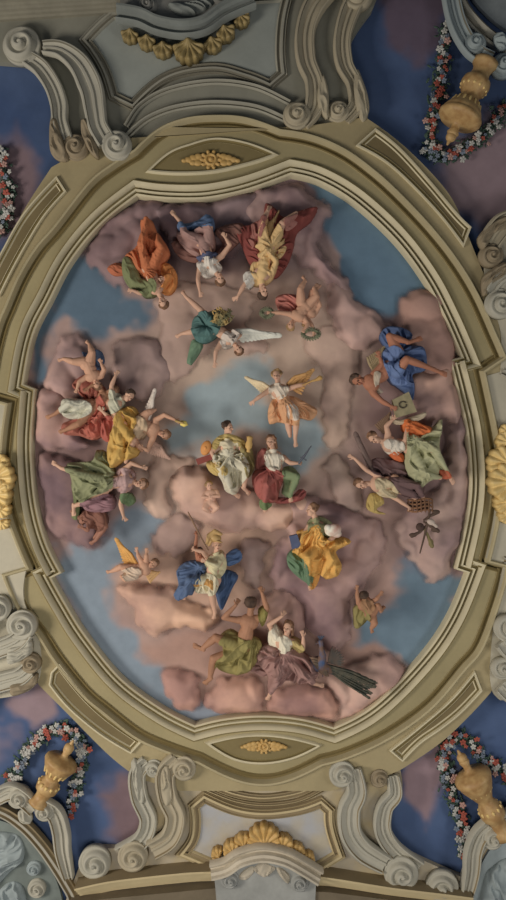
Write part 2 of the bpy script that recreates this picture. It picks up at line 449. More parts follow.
# lens panels at top and bottom
for n, pts in ((13, [(150,171,c_),(170,154),(190,146),(215,140),(245,144),(274,155,c_),(250,163),(215,171),(180,173)]),
               (15, [(209,743,c_),(235,737),(262,735),(290,738),(318,745,c_),(292,757),(263,762),(235,758)])):
    P = smooth(pts, True, 3)
    o = sweep('trim_%d' % n, P, [(-3, 11), (-3, 11.5), (-1.5, 11.2), (-.6, 13.5), (1, 14), (2.2, 12.5), (2.6, 11)], m_mould, h=11, dark=(m_hol_shade, (1, 2))); tag(o, kind='structure')
    o = slab('trim_%d' % (n+1), [offset(P, -3)], 11, 11.3, mat((100,86,48), var=.06), h=11); tag(o, kind='structure')

# fields above, below and beside the ring
GREY = (104,103,90); TAN = (138,122,86); WHITE = (134,131,118)
m_top = mat(GREY, var=.05); m_bot = mat(TAN, var=.05, second=(128,120,104))
TOPF = [(-20,-60,c_),(400,-60,c_),(372,10,c_),(352,40),(346,70),(352,90),(366,98),(368,118,c_),(362,122,c_),(330,132,c_),(100,150,c_),(70,162,c_),(50,150,c_),(50,120,c_),(52,98),(44,78),(30,66),(0,62),(-20,62,c_)]
BOTF = [(62,1000,c_),(64,905,c_),(78,870,c_),(90,850),(120,848),(133,840),(140,815),(132,795),(130,762,c_),(200,770,c_),(330,776,c_),(400,768,c_),(402,790),(392,800),(390,825),(402,848),(440,868),(470,880,c_),(470,1000,c_)]
o = slab('trim_17', [smooth(TOPF, True, 4)], 1, 9, m_top, h=9); tag(o, kind='structure')
o = slab('trim_18', [smooth(BOTF, True, 4)], 1, 9, m_bot, h=9); tag(o, kind='structure')
for n, pts in ((19, [(-60,290,c_),(-10,300,c_),(-6,400,c_),(8,404,c_),(2,440),(2,480),(8,520),(28,562,c_),(24,600),(40,640),(30,690),(-60,700,c_)]),
               (20, [(600,230,c_),(500,232,c_),(486,250),(486,290),(500,330),(500,372,c_),(486,376,c_),(494,430),(498,480),(494,520),(486,558,c_),(504,566,c_),(494,620),(490,680),(500,700,c_),(600,700,c_)])):
    o = slab('trim_%d' % n, [smooth(pts, True, 4)], 10, 14.6, mat((138,132,112), var=.05), h=14); tag(o, kind='structure')
# raised sill bands beside the side bays
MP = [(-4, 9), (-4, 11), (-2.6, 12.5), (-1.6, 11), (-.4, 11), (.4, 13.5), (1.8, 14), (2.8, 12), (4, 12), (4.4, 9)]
m_thol_shade = mat((88,84,70), var=.05); m_bhol_shade = mat((110,94,64), var=.05)  # painted groove shade for upper and lower mouldings and scrolls
def trim(n, pts, m, prof=MP, closed=False, h=11, s=1.0, dz=0):
    P = smooth(pts, closed, 3)
    hol = [i for i in range(len(prof)-1) if prof[i+1][1] < prof[i][1]-.4 or (i > 0 and prof[i][1] < prof[i-1][1]-.4 and prof[i+1][1] <= prof[i][1]+.1)]
    o = sweep('trim_%d' % n, P, [(a*s, b+dz) for a, b in prof], m, closed, h, dark=(m_bhol_shade if pts[0][1] > 450 else m_thol_shade, hol)); tag(o, kind='structure'); return o
m_tm = mat((118,116,102), var=.05); m_bm = mat((150,133,92), var=.05)
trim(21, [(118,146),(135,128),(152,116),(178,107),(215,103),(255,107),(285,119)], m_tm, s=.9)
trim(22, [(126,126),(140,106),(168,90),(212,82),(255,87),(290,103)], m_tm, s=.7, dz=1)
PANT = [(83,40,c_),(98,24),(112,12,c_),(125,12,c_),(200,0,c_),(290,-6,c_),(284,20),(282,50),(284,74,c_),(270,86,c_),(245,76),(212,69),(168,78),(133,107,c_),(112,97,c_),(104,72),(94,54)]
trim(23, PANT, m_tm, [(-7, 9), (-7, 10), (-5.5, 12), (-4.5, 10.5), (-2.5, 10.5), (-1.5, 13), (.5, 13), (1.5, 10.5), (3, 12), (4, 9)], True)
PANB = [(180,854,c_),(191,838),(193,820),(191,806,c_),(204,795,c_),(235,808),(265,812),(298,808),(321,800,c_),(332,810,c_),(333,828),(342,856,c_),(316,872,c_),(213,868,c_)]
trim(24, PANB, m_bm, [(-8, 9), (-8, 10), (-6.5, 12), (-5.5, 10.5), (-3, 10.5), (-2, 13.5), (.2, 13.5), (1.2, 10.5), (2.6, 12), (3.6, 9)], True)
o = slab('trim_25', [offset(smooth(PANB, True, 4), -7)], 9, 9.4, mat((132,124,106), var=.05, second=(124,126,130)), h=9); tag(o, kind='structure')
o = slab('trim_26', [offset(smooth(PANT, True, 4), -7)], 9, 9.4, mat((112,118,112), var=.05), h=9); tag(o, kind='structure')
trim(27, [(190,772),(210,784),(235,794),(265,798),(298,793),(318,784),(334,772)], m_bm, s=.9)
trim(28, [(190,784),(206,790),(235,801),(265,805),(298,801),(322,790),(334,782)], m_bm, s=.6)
# horizontal cornices at the two ends of the hall and the arches in the lower corners
CO = [(-9, 8), (-9, 13), (-6, 14), (-5, 17), (-2, 18), (-1, 21), (2, 22), (3, 24), (6, 25), (7, 28), (9, 28), (9.5, 8)]
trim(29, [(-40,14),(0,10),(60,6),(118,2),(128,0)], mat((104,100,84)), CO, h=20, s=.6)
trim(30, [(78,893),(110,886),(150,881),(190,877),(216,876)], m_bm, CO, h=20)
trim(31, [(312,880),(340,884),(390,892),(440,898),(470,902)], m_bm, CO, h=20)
o = slab('trim_32', [smooth([(-20,-60,c_),(600,-60,c_),(600,-20,c_),(250,-8,c_),(118,-4,c_),(-20,5,c_)], True, 4)], 8, 26, mat((66,60,48)), h=20); tag(o, kind='structure')
o = slab('trim_33', [smooth([(70,900,c_),(215,886,c_),(330,890,c_),(470,908,c_),(470,1000,c_),(70,1000,c_)], True, 4)], 8, 24, mat((92,80,60)), h=20); tag(o, kind='structure')
m_wh = mat((124,120,106), var=.05); m_blue = mat((112,126,128), var=.05)
trim(34, [(-30,806),(0,812),(22,826),(40,845),(55,866),(66,884),(74,900),(80,930)], m_wh, [(-7, 6), (-7, 12), (-5, 13), (-4, 10.5), (-2, 10.5), (-1, 15), (2, 16), (3, 13), (5, 13), (5.5, 6)], h=14)
trim(35, [(540,812),(506,826),(488,842),(476,862),(468,884),(462,910)], m_wh, [(-7, 6), (-7, 12), (-5, 13), (-4, 10.5), (-2, 10.5), (-1, 15), (2, 16), (3, 13), (5, 13), (5.5, 6)], h=14)
o = slab('trim_36', [smooth([(-40,816,c_),(0,820),(22,832),(45,858),(60,890),(66,930,c_),(-40,930,c_)], True, 4)], 2, 7, mat((88,98,94)), h=6); tag(o, kind='structure')
o = slab('trim_37', [smooth([(560,820,c_),(506,834),(488,852),(476,880),(470,930,c_),(560,930,c_)], True, 4)], 2, 7, mat((120,132,134)), h=6); tag(o, kind='structure')
trim(38, [(452,-30),(462,0),(478,22),(500,40),(540,62)], m_wh, [(-7, 6), (-7, 12), (-5, 13), (-4, 10.5), (-2, 10.5), (-1, 15), (2, 16), (3, 13), (5, 13), (5.5, 6)], h=14)
o = slab('trim_39', [smooth([(468,-40,c_),(470,-8),(484,12),(510,32),(560,50,c_),(560,-40,c_)], True, 4)], 2, 7, mat((96,104,108)), h=6); tag(o, kind='structure')
# bay sills: straight mouldings above and below the side bays
SB = [(-5, 12), (-5, 16), (-3, 17), (-2, 14.8), (0, 14.8), (1, 17.5), (4, 18), (5, 14.6), (6, 12)]
trim(40, [(502,372),(506,374),(540,376)], m_wh, SB, h=15, s=.7)
trim(41, [(504,560),(540,560)], m_wh, SB, h=15, s=.7)

# ------------------------------------------------------------------ scroll consoles
def volute(parent, cx, cy, r, hb, m, turns=2.1, a0=0, sgn=1, name='volute', rise=7):
    """a spiral eye: stepped cone whose step is one long spiral"""
    def hf(X, Y, d):
        rr = np.hypot(X-cx, Y-cy)/r; th = np.arctan2(Y-cy, X-cx)*sgn+math.radians(a0)
        sp = rr*turns*1.0-th/(2*math.pi); f = sp-np.floor(sp)
        ridge = np.clip(np.minimum((1-f)/.25, f/.5), 0, 1)
        return hb+rise*(1-rr)*.9+(1.2+.22*r)*ridge*np.clip(1.2-rr, .0, .6)/.6+1.0
    pts = [(cx+r*math.cos(t), cy+r*math.sin(t)) for t in np.linspace(0, 2*math.pi, 40, endpoint=False)]
    o = relief(name, pts, hf, hb-6, m, parent, g=max(.35, r/30), h=hb, raw=True)
    q = Solid(); q.ell((cx, cy, hb+rise*.9+1.5), (r*.15, 0, 0), (0, r*.15, 0), (0, 0, r*.16+1)); q.build('eye', m, o, hb)
    return o
BP = [(-1, 0), (-1, 6), (-.86, 8), (-.74, 8), (-.68, 5.6), (-.5, 4.4), (-.16, 4.0), (-.1, 5.6), (.1, 5.6), (.16, 4.0), (.5, 4.4), (.68, 5.6), (.74, 8), (.86, 8), (1, 6), (1, 0)]
def body(parent, pts, wid, hb, m, name='scroll_body'):
    P = smooth(pts, False, 2.2); s = np.interp(np.linspace(0, 1, len(P)), np.linspace(0, 1, len(wid)), wid)
    return sweep(name, P, [(a*1.25, b+hb) for a, b in BP], m, False, h=hb, parent=parent, scale=s, dark=(m_bhol_shade if pts[0][1] > 400 else m_thol_shade, (3, 11)))
def leaf(parent, pts, hb, m, ang=90, name='acanthus_leaf'):
    def hf(X, Y, d): return hb+4*(1-np.exp(-d/2.2))+fold_field(X, Y, [('d', ang, 3.4, 1.3)], 7)*np.clip(d/2, 0, 1)
    return relief(name, pts, hf, hb-5, m, parent, g=.6, h=hb)
def console(x, y, label, m, bodies, vols, leaves=(), hb=10, group=None, m2=None):
    e = empty('scroll_console', x, y, hb, label, 'console', group)
    for pts, wid in bodies: body(e, pts, wid, hb, m)
    for v in vols: volute(e, v[0], v[1], v[2], hb+3, m2 if (len(v) > 5 and v[5]) else m, a0=v[3] if len(v) > 3 else 0, sgn=v[4] if len(v) > 4 else 1)
    for pts, ang in leaves: leaf(e, pts, hb+5, m2 or m, ang)
    return e
st_w = mat((132,129,114), var=.05); st_t = mat((132,122,98), var=.05); st_b = mat((112,98,74), var=.05); st_c = mat((110,122,124), var=.04)
console(100, 90, 'white scroll console curling beside the upper panel, inner of the upper left pair', st_w,
        [([(44,50),(62,52),(80,66),(92,90),(96,112),(99,128),(108,144)], [5,7,9,10,9,8,8])], [(117,146,15,40,-1)],
        [([(81,120),(86,118),(90,132),(97,146),(98,158),(90,152),(82,136)], 70)], 14, m2=st_b)
console(58, 100, 'scroll console with brown lower curl against the blue sky, outer of the upper left pair', st_w,
        [([(28,60),(42,70),(54,88),(60,106),(61,122),(66,142)], [6,7,7,7,6,7])], [(76,148,13,60,-1,True),(22,46,19,200,1)],
        [([(50,121),(56,119),(60,132),(66,146),(68,160),(58,160),(50,150)], 75)], 12, m2=st_b)
console(320, 70, 'tall scroll console beside the upper panel, inner of the upper right pair', st_t,
        [([(332,-12),(314,8),(305,34),(306,62),(314,84),(314,108),(302,126)], [8,9,8,8,7,8,6])], [(297,116,14,120,1)],
        [([(322,74),(327,84),(329,100),(328,118),(321,112),(317,96)], 85)], 12)
console(350, 70, 'tall scroll console with pointed leaf against dark blue sky, outer of the upper right pair', st_t,
        [([(362,-6),(350,12),(342,40),(344,66),(354,86),(356,106),(344,122)], [8,8,7,7,6,7,5])], [(338,112,11,120,1),(358,-4,15,20,1)],
        [([(357,69),(362,78),(368,96),(369,112),(363,122),(357,110),(353,88)], 80)], 10)
console(160, 810, 'tan scroll console beside the lower panel, inner of the lower left pair', st_t,
        [([(178,758),(166,772),(168,795),(176,815),(170,836),(152,848)], [7,8,8,8,8,8])], [(184,768,12,200,-1),(133,856,15,30,1)],
        [([(161,770),(168,766),(172,782),(172,800),(166,806),(161,795)], 88)], 14)
console(136, 810, 'scroll console with a slender curl against blue sky, outer of the lower left pair', st_w,
        [([(148,760),(138,772),(140,795),(149,818),(142,838),(120,852)], [6,7,7,7,7,7])], [(154,768,9,200,-1),(95,862,16,30,1)],
        [([(131,762),(138,760),(144,778),(146,796),(141,804),(134,790)], 88)], 11)
console(355, 820, 'broad white scroll console beside the lower panel, inner of the lower right pair', st_w,
        [([(352,768),(356,790),(349,808),(350,830),(362,848),(385,862)], [7,8,9,9,9,8])], [(342,774,13,-20,1),(401,873,17,150,-1)], [], 14)
console(385, 820, 'scroll console with brown upper curl against blue sky, outer of the lower right pair', st_w,
        [([(392,774),(394,792),(384,806),(382,828),(394,848),(418,866)], [5,6,7,7,7,7])], [(379,778,9,-20,1,True),(442,886,16,150,-1)], [], 11, m2=st_b)
console(-5, 655, 'white scroll console with a round curl at the left edge, just above its pair', st_w,
        [([(-40,668),(-20,654),(0,648),(18,640),(26,630)], [10,9,8,8,8])], [(22,625,15,60,1)],
        [([(8,650),(20,646),(30,640),(32,652),(22,660),(8,664)], 160)], 18)
console(-5, 690, 'scroll console with a small brown curl at the left edge, lowest one above blue sky', st_w,
        [([(-40,706),(-20,690),(0,682),(20,676),(30,668)], [10,9,8,8,7])], [(31,663,10,60,1,True)],
        [([(10,686),(24,682),(36,674),(36,684),(26,692),(12,696)], 160)], 16, m2=st_b)
console(-10, 615, 'partly cropped white console curl at the left edge above the round one', st_w,
        [([(-40,640),(-20,626),(-6,618)], [9,9,8])], [(-2,608,13,60,1)], [], 18)
console(500, 240, 'shaded brown scroll console at the right edge under the upper garland', st_t,
        [([(540,216),(515,222),(500,228),(488,244)], [10,10,10,9])], [(491,256,12,180,-1,True)], [([(478,238),(490,224),(506,216),(506,228),(494,234),(484,250)], 140)], 16, m2=st_b)
console(510, 290, 'white scroll console with big curl at the right edge, beside the upper right arc', st_w,
        [([(540,270),(515,276),(500,284),(492,296)], [10,10,9,8])], [(500,304,15,180,-1)], [([(482,280),(490,270),(506,262),(506,274),(492,284),(484,296)], 140)], 18, m2=st_b)
console(515, 630, 'pale scroll console at the right edge below the side bay', st_w,
        [([(560,640),(530,652),(512,650),(502,640)], [10,10,9,8])], [(508,628,14,200,1)], [], 18)
console(515, 680, 'pale scroll console with small curl at the right edge above blue sky', st_w,
        [([(560,690),(530,698),(512,694),(500,684)], [9,9,8,7])], [(502,668,11,200,1)], [], 16)
# corner arches' scrolls
console(60, 830, 'twin grey scroll gable over the lower left arch, below the urn', st_w,
        [([(-20,806),(-2,796),(12,790),(24,796),(36,808)], [6,6,7,7,6]), ([(44,804),(56,812),(62,830),(64,850),(70,876)], [7,7,7,6,4])],
        [(19,797,11,30,1),(45,811,10,150,-1)], [([(18,812),(26,810),(32,816),(30,824),(20,822)], 30)], 13)
console(490, 850, 'grey scroll gable over the lower right arch, below the urn', st_w,
        [([(540,806),(515,812),(500,820),(488,826)], [6,6,7,7]), ([(488,824),(478,834),(472,850),(470,872),(464,900)], [7,7,7,6,4])],
        [(492,838,11,30,1)], [], 13)
console(470, 40, 'pale blue scroll gable in the upper right corner holding the urn', st_c,
        [([(448,-40),(449,-10),(454,18),(462,38),(474,54),(490,62)], [6,7,7,7,7,6])],
        [(475,44,11,30,1),(503,66,12,200,1)], [([(494,36),(502,32),(510,44),(500,50)], 30)], 13)

# stucco relief under the lower left arch
e = empty('stucco_relief', 15, 870, 8, 'pale blue stucco relief of draped swags under the lower left arch', 'relief')
cloth('drapery_swag', [(-30,836),(0,832),(18,836),(24,850),(22,862),(10,872),(-4,886),(-30,900)], st_c, e, 8, T=7, folds=[('d', 140, 9, 2.4)], seed=4)
cloth('drapery_tail', [(-10,905),(6,884),(20,884),(26,900),(24,930),(-10,930)], st_c, e, 8, T=6, folds=[('d', 80, 8, 2)], seed=9)
volute(e, 34, 868, 7, 9, st_c, a0=20, rise=4); volute(e, 37, 888, 9, 9, st_w, a0=90, rise=4)
o = cloth('stucco_relief', [(484,880),(494,866),(508,858),(530,860),(530,930),(480,930)], st_c, None, 8, T=7, folds=[('d', 60, 8, 2)], seed=5)
tag(o, 'pale stucco relief under the lower right arch', 'relief')

# ------------------------------------------------------------------ cartouches, gilt shells, rosettes
m_gold = mat((154,118,54), rough=.5, var=.08, scale=5, second=(150,112,46), spec=.4)
m_gold2 = mat((176,144,74), rough=.45, var=.06, scale=5, spec=.4)
def shell(name, lobes, hb, m, parent=None, flute=5):
    """gilt shellwork: overlapping fluted fans (x, y, r, opening angle, spread), each fan a part of its own"""
    L0 = lobes[0]; e = bpy.data.objects.new(name, None); COL.objects.link(e); e.location = PT(L0[0], L0[1], hb, kof(hb))
    for j, (x, y, r, a, sp) in enumerate(lobes):
        n = 7 if r > 10 else 5; a = math.radians(a); sp = math.radians(max(sp, 175)); hx = x-math.cos(a)*r*.45; hy = y-math.sin(a)*r*.45; R = r*1.25
        pts = []
        for i in range(n*6+1):
            t = -sp/2+sp*i/(n*6); w = R*(1+.09*abs(math.sin(math.pi*i/6))-.22*abs(t/(sp/2))**2)
            pts.append((hx+w*math.cos(a+t), hy+w*math.sin(a+t)))
        for t in (2.0, 2.6, 3.14, -2.6, -2.0): pts.append((hx+R*.3*math.cos(a+t), hy+R*.3*math.sin(a+t)))
        def hf(X, Y, d, hx=hx, hy=hy, a=a, R=R, n=n, sp=sp, j=j):
            th = np.arctan2(np.sin(np.arctan2(Y-hy, X-hx)-a), np.cos(np.arctan2(Y-hy, X-hx)-a)); rr = np.hypot(X-hx, Y-hy)/R
            rib = np.abs(np.sin(math.pi*n*(th+sp/2)/sp))
            return hb+2+(j % 2)*1.5+(R*.16+.6)*(1-np.exp(-d/1.2))+R*.14*rib*np.clip(rr*1.4, 0, 1)+R*.22*(rr-.5)**2*2+R*.25*np.exp(-(rr/.22)**2)
        relief('shell', pts, hf, hb-5, m, e, g=max(.4, r/22), h=hb, raw=True)
    return e
def cartouche(y_dir, label, lab2, cap, body_pts, vols, orn, lobes, hb, mcap, mbody, gcol):
    cx = np.mean([p[0] for p in cap]); cy = np.mean([p[1] for p in cap])
    e = empty('cartouche', cx, cy, hb, label, 'cartouche')
    P = smooth(cap, False, 2.5)
    sweep('cornice_cap', P, [(a, b+hb) for a, b in [(-6, 0), (-6, 8), (-4.5, 10), (-3, 9), (-2, 6), (0, 6), (1, 11), (3.5, 12), (4.5, 15), (6.5, 15), (7, 0)]], mcap, False, hb, e)
    slab('body', [smooth(body_pts, True, 3)], 4, hb+4, mbody, e, h=hb)
    for v in vols: volute(e, v[0], v[1], v[2], hb+5, mbody, a0=v[3], sgn=v[4], rise=5)
    for pts, ang in orn: leaf(e, pts, hb+4, mcap, ang, 'ornament')
    s = shell('shell_crest', lobes, 15, gcol); tag(s, lab2, 'shell ornament')
m_cg = mat((104,104,98)); m_cb = mat((118,120,116))
cartouche(1, 'grey bracket cartouche with wavy cornice at the top centre of the ceiling', 'gilt row of shells hanging below the top centre cartouche',
          [(118,18),(140,22),(158,30),(182,34),(205,30),(226,16),(254,4)], [(116,-40,c_),(122,14,c_),(150,20),(182,28),(215,20),(252,0),(256,-40,c_)],
          [(148,6,9,0,1),(221,-4,9,180,-1)], [([(168,4),(190,2),(212,-8),(214,4),(196,16),(178,16)], 20)],
          [(130,36,8,100,160),(147,43,8,95,160),(163,50,9,90,160),(189,52,14,88,150),(213,45,9,70,160),(226,34,9,60,160),(242,20,8,50,160)], 22, mat((98,104,100)), m_cg, mat((120,100,52), rough=.5, var=.08, spec=.3))
cartouche(-1, 'grey bracket cartouche with two curls at the bottom centre', 'gilt crest of shells standing on the bottom centre cartouche',
          [(320,872),(304,862),(285,852),(262,848),(240,853),(226,862),(211,866)], [(214,868,c_),(228,864),(242,856),(262,852),(284,856),(302,866),(316,874,c_),(312,960,c_),(222,960,c_)],
          [(230,879,9,0,1),(300,882,9,180,-1)], [([(258,864),(264,861),(270,865),(276,868),(268,876),(261,876),(253,869)], 90), ([(238,878),(244,870),(253,866),(254,872),(246,880)], 150), ([(276,868),(282,868),(290,876),(288,884),(280,876)], 40)],
          [(264,836,15,270,150),(284,842,9,300,160),(297,850,8,310,160),(309,857,6,320,160),(243,841,9,250,160),(231,847,8,235,160),(217,853,6,220,160)], 22, mat((148,138,118)), m_cb, m_gold)
def rosette(x, y, label, w, hb=12):
    s = Solid()
    for i in range(10):
        t = i*math.pi/5; s.cap((x+5*math.cos(t)*w, y+4.6*math.sin(t)*w, hb), (x+7.4*math.cos(t)*w, y+6.6*math.sin(t)*w, hb+1), 1.6*w, 1.5*w, 8)
    for i in range(18):
        t = i*math.pi/9; a = t+math.pi/9; s.cap((x+4*w*math.cos(t), y+4*w*math.sin(t), hb+2.4), (x+4*w*math.cos(a), y+4*w*math.sin(a), hb+2.4), .9*w, .9*w, 8)
    s.ell((x, y, hb), (5*w, 0, 0), (0, 5*w, 0), (0, 0, 2.0)); s.ell((x, y, hb+2), (2*w, 0, 0), (0, 2*w, 0), (0, 0, 2.4))
    for sg in (-1, 1):
        for k, (dx, dy, r) in enumerate([(10,-2.5,2.6),(10.5,2.6,2.6),(14,-1.5,2.6),(14.5,2.6,2.1),(18,0,2.4),(21.5,.8,1.7)]):
            s.ell((x+sg*dx*w, y+dy*w, hb+.8), (r*w*1.3, 0, 0), (0, r*w, 0), (0, 0, 2))
        s.cap((x+sg*7*w, y, hb), (x+sg*20*w, y, hb), 1.8*w, 1.2*w, 8)
    o = s.build('rosette', m_gold, None, hb, vox=.5, sm=1); tag(o, label, 'rosette')
rosette(211, 160, 'gilt flower rosette in the lens panel at the top of the frame', 1.25)
rosette(264, 746, 'gilt flower rosette in the lens panel at the bottom of the frame', 1.0)
s = shell('shell_ornament', [(500,462,15,190,200),(503,482,18,180,190),(504,440,9,220,180),(503,503,11,160,180),(506,430,7,240,160),(505,516,8,140,160)], 19, m_gold2, flute=6)
tag(s, 'gilt shell ornament cropped by the right edge of the ceiling', 'shell ornament')
s = shell('shell_ornament', [(2,478,15,0,200),(0,494,14,0,190),(2,462,8,330,160),(4,510,8,30,160),(4,524,6,60,160)], 19, m_gold2, flute=6)
tag(s, 'gilt shell ornament cropped by the left edge of the ceiling', 'shell ornament')

# ------------------------------------------------------------------ urns and garlands in the corner skies
m_urn = mat((150,116,62), rough=.5, var=.08, scale=6, second=(130,92,44), spec=.4)
def urn(a, b, prof, label, knobs):
    e = empty('urn', (a[0]+b[0])/2, (a[1]+b[1])/2, 14, label, 'urn')
    s = Solid(); s.lathe(a+(17,), b+(17,), prof); s.build('bowl', m_urn, e, 17)
    k0 = np.array(a, float); k1 = np.array(b, float); d = (k1-k0); L = np.linalg.norm(d); d /= L; nrm = np.array([-d[1], d[0]])
    for (t, r, n, ln) in knobs:      # gadroons around the bowl and the knop
        s = Solid()
        for i in range(n):
            th = 2*math.pi*i/n; c = k0+d*L*t
            p = (c[0]+nrm[0]*r*math.cos(th), c[1]+nrm[1]*r*math.cos(th), 17+r*math.sin(th))
            q = (p[0]+d[0]*ln-nrm[0]*math.cos(th)*ln*.25, p[1]+d[1]*ln-nrm[1]*math.cos(th)*ln*.25, p[2]-math.sin(th)*ln*.25)
            s.cap(p, q, 1.7, 1.1, 6)
        s.build('gadroon_band', m_gold2, e, 17)
    s = Solid(); c = k0; s.ell((c[0], c[1], 17), (5.2, 0, 0), (0, 5.2, 0), (0, 0, 5.2)); s.cap((c[0]-d[0]*4, c[1]-d[1]*4, 17), (c[0]-d[0]*8, c[1]-d[1]*8, 17), 2.4, 1.2)
    s.build('finial', m_urn, e, 17)
UP = [(0, 4), (.05, 6.2), (.10, 4.2), (.15, 4.5), (.17, 9), (.20, 19), (.235, 22), (.27, 22.3), (.29, 20.5), (.31, 20.5), (.36, 18.5), (.44, 14), (.52, 10), (.56, 9), (.585, 11.5), (.60, 11.5), (.63, 13.6), (.69, 14.8), (.75, 13.8), (.78, 11), (.81, 9.6), (.86, 9), (.92, 10), (.95, 12.5), (1, 13)]
urn((451,137), (486,62), UP, 'large gilt urn hanging upside down in the upper right blue corner', [(.34, 16.5, 16, 9), (.64, 13, 14, 7)])
P2 = [(t, r*.78) for t, r in UP]
urn((69,748), (38,804), P2, 'gilt urn leaning left in the lower left blue corner', [(.34, 13, 14, 7), (.64, 10.5, 12, 5)])
urn((462,758), (505,836), [(t, r*.86) for t, r in UP], 'gilt urn leaning right in the lower right blue corner', [(.34, 14, 14, 7), (.64, 11.5, 12, 6)])

def flower_mesh(name, r, petal, seed):
    s = Solid(); rnd = random.Random(seed)
    for i in range(5):
        t = i*2*math.pi/5+rnd.random()*.3
        s.ell((r*.55*math.cos(t), r*.55*math.sin(t), 0), (r*.5*math.cos(t), r*.5*math.sin(t), 0), (-r*.38*math.sin(t), r*.38*math.cos(t), 0), (0, 0, r*.22), 8, 5)
    s.ell((0, 0, r*.15), (r*.22, 0, 0), (0, r*.22, 0), (0, 0, r*.22), 8, 5)
    V = [(v[0]/PM, v[1]/PM, -v[2]/PM) for v in s.V]
    me = mesh_np(name, V, s.F); bm = bmesh.new(); bm.from_mesh(me); bmesh.ops.recalc_face_normals(bm, faces=bm.faces); bm.to_mesh(me); bm.free()
    me.materials.append(mat(petal, var=.08)); me.shade_smooth(); return me
FL = [flower_mesh('flower', 3.6, (138,138,132), 1), flower_mesh('flower', 3.4, (138,56,42), 2), flower_mesh('flower', 3.0, (84,96,112), 3), flower_mesh('flower', 3.2, (142,104,94), 4)]
m_leaf = mat((50,72,60), var=.1)
def garland(path, n, wid, label, seed, group='flower garlands around the urns'):
    n = int(n*1.5); wid *= 1.45; rnd = random.Random(seed); P = smooth(path, False, 1.0); e = empty('flower_garland', *P[len(P)//2], 8, label, 'garland', group)
    s = Solid()
    for i in range(n*7):
        p = P[rnd.randrange(len(P))]; a = rnd.random()*6.28; o_ = rnd.gauss(0, wid*.6); q = (p[0]+rnd.gauss(0, wid*.5), p[1]+rnd.gauss(0, wid*.5)+0*o_)
        L = rnd.uniform(2.0, 3.6)
        s.ell((q[0], q[1], 3+rnd.random()*3), (L*math.cos(a), L*math.sin(a), .5), (-L*.4*math.sin(a), L*.4*math.cos(a), 0), (0, 0, .5), 6, 4)
    s.chain([(p[0], p[1], 3, 1.2) for p in P[::6]], 6)
    s.build('leaves', m_leaf, e, 6)
    k = kof(7); used = []
    for i in range(n):
        for _ in range(20):
            p = P[rnd.randrange(len(P))]; q = (p[0]+rnd.gauss(0, wid*.45), p[1]+rnd.gauss(0, wid*.45))
            if all((q[0]-u[0])**2+(q[1]-u[1])**2 > 11 for u in used): break
        used.append(q)
        f = bpy.data.objects.new('flower', FL[rnd.choices([0, 1, 2, 3], [5, 3, 3, 2])[0]]); COL.objects.link(f)
        f.parent = e; f.matrix_parent_inverse = Matrix.Translation(-e.location)
        f.location = PT(q[0], q[1], 7+rnd.random()*2, k); f.rotation_euler = (rnd.uniform(-.4, .4), rnd.uniform(-.4, .4), rnd.random()*6); z = rnd.uniform(.6, 1.2); f.scale = (z, z, z)
garland([(445,28),(443,55),(440,80),(436,105),(430,130),(434,150)], 34, 5, 'flower garland hanging down the left side of the upper right urn', 1)
garland([(430,152),(445,158),(462,150),(480,138),(494,126),(504,105)], 30, 5, 'flower garland curving below the upper right urn to the right edge', 2)
garland([(8,782),(18,770),(28,752),(40,738),(56,728),(68,732)], 32, 4.5, 'flower garland arching over the lower left urn from the left edge', 3)
garland([(72,734),(82,746),(80,768),(76,790),(70,812)], 28, 4, 'flower garland hanging down the right side of the lower left urn', 4)
garland([(444,744),(446,765),(450,790),(458,815),(464,838),(463,856)], 36, 5, 'flower garland hanging down the left side of the lower right urn', 5)
garland([(448,744),(462,738),(474,746),(486,762),(500,768),(510,782)], 24, 4.5, 'flower garland arching over the lower right urn to the right edge', 6)
garland([(0,150),(4,175),(8,195),(4,218),(-4,232)], 26, 4.5, 'flower garland cropped by the left edge near the top', 7)

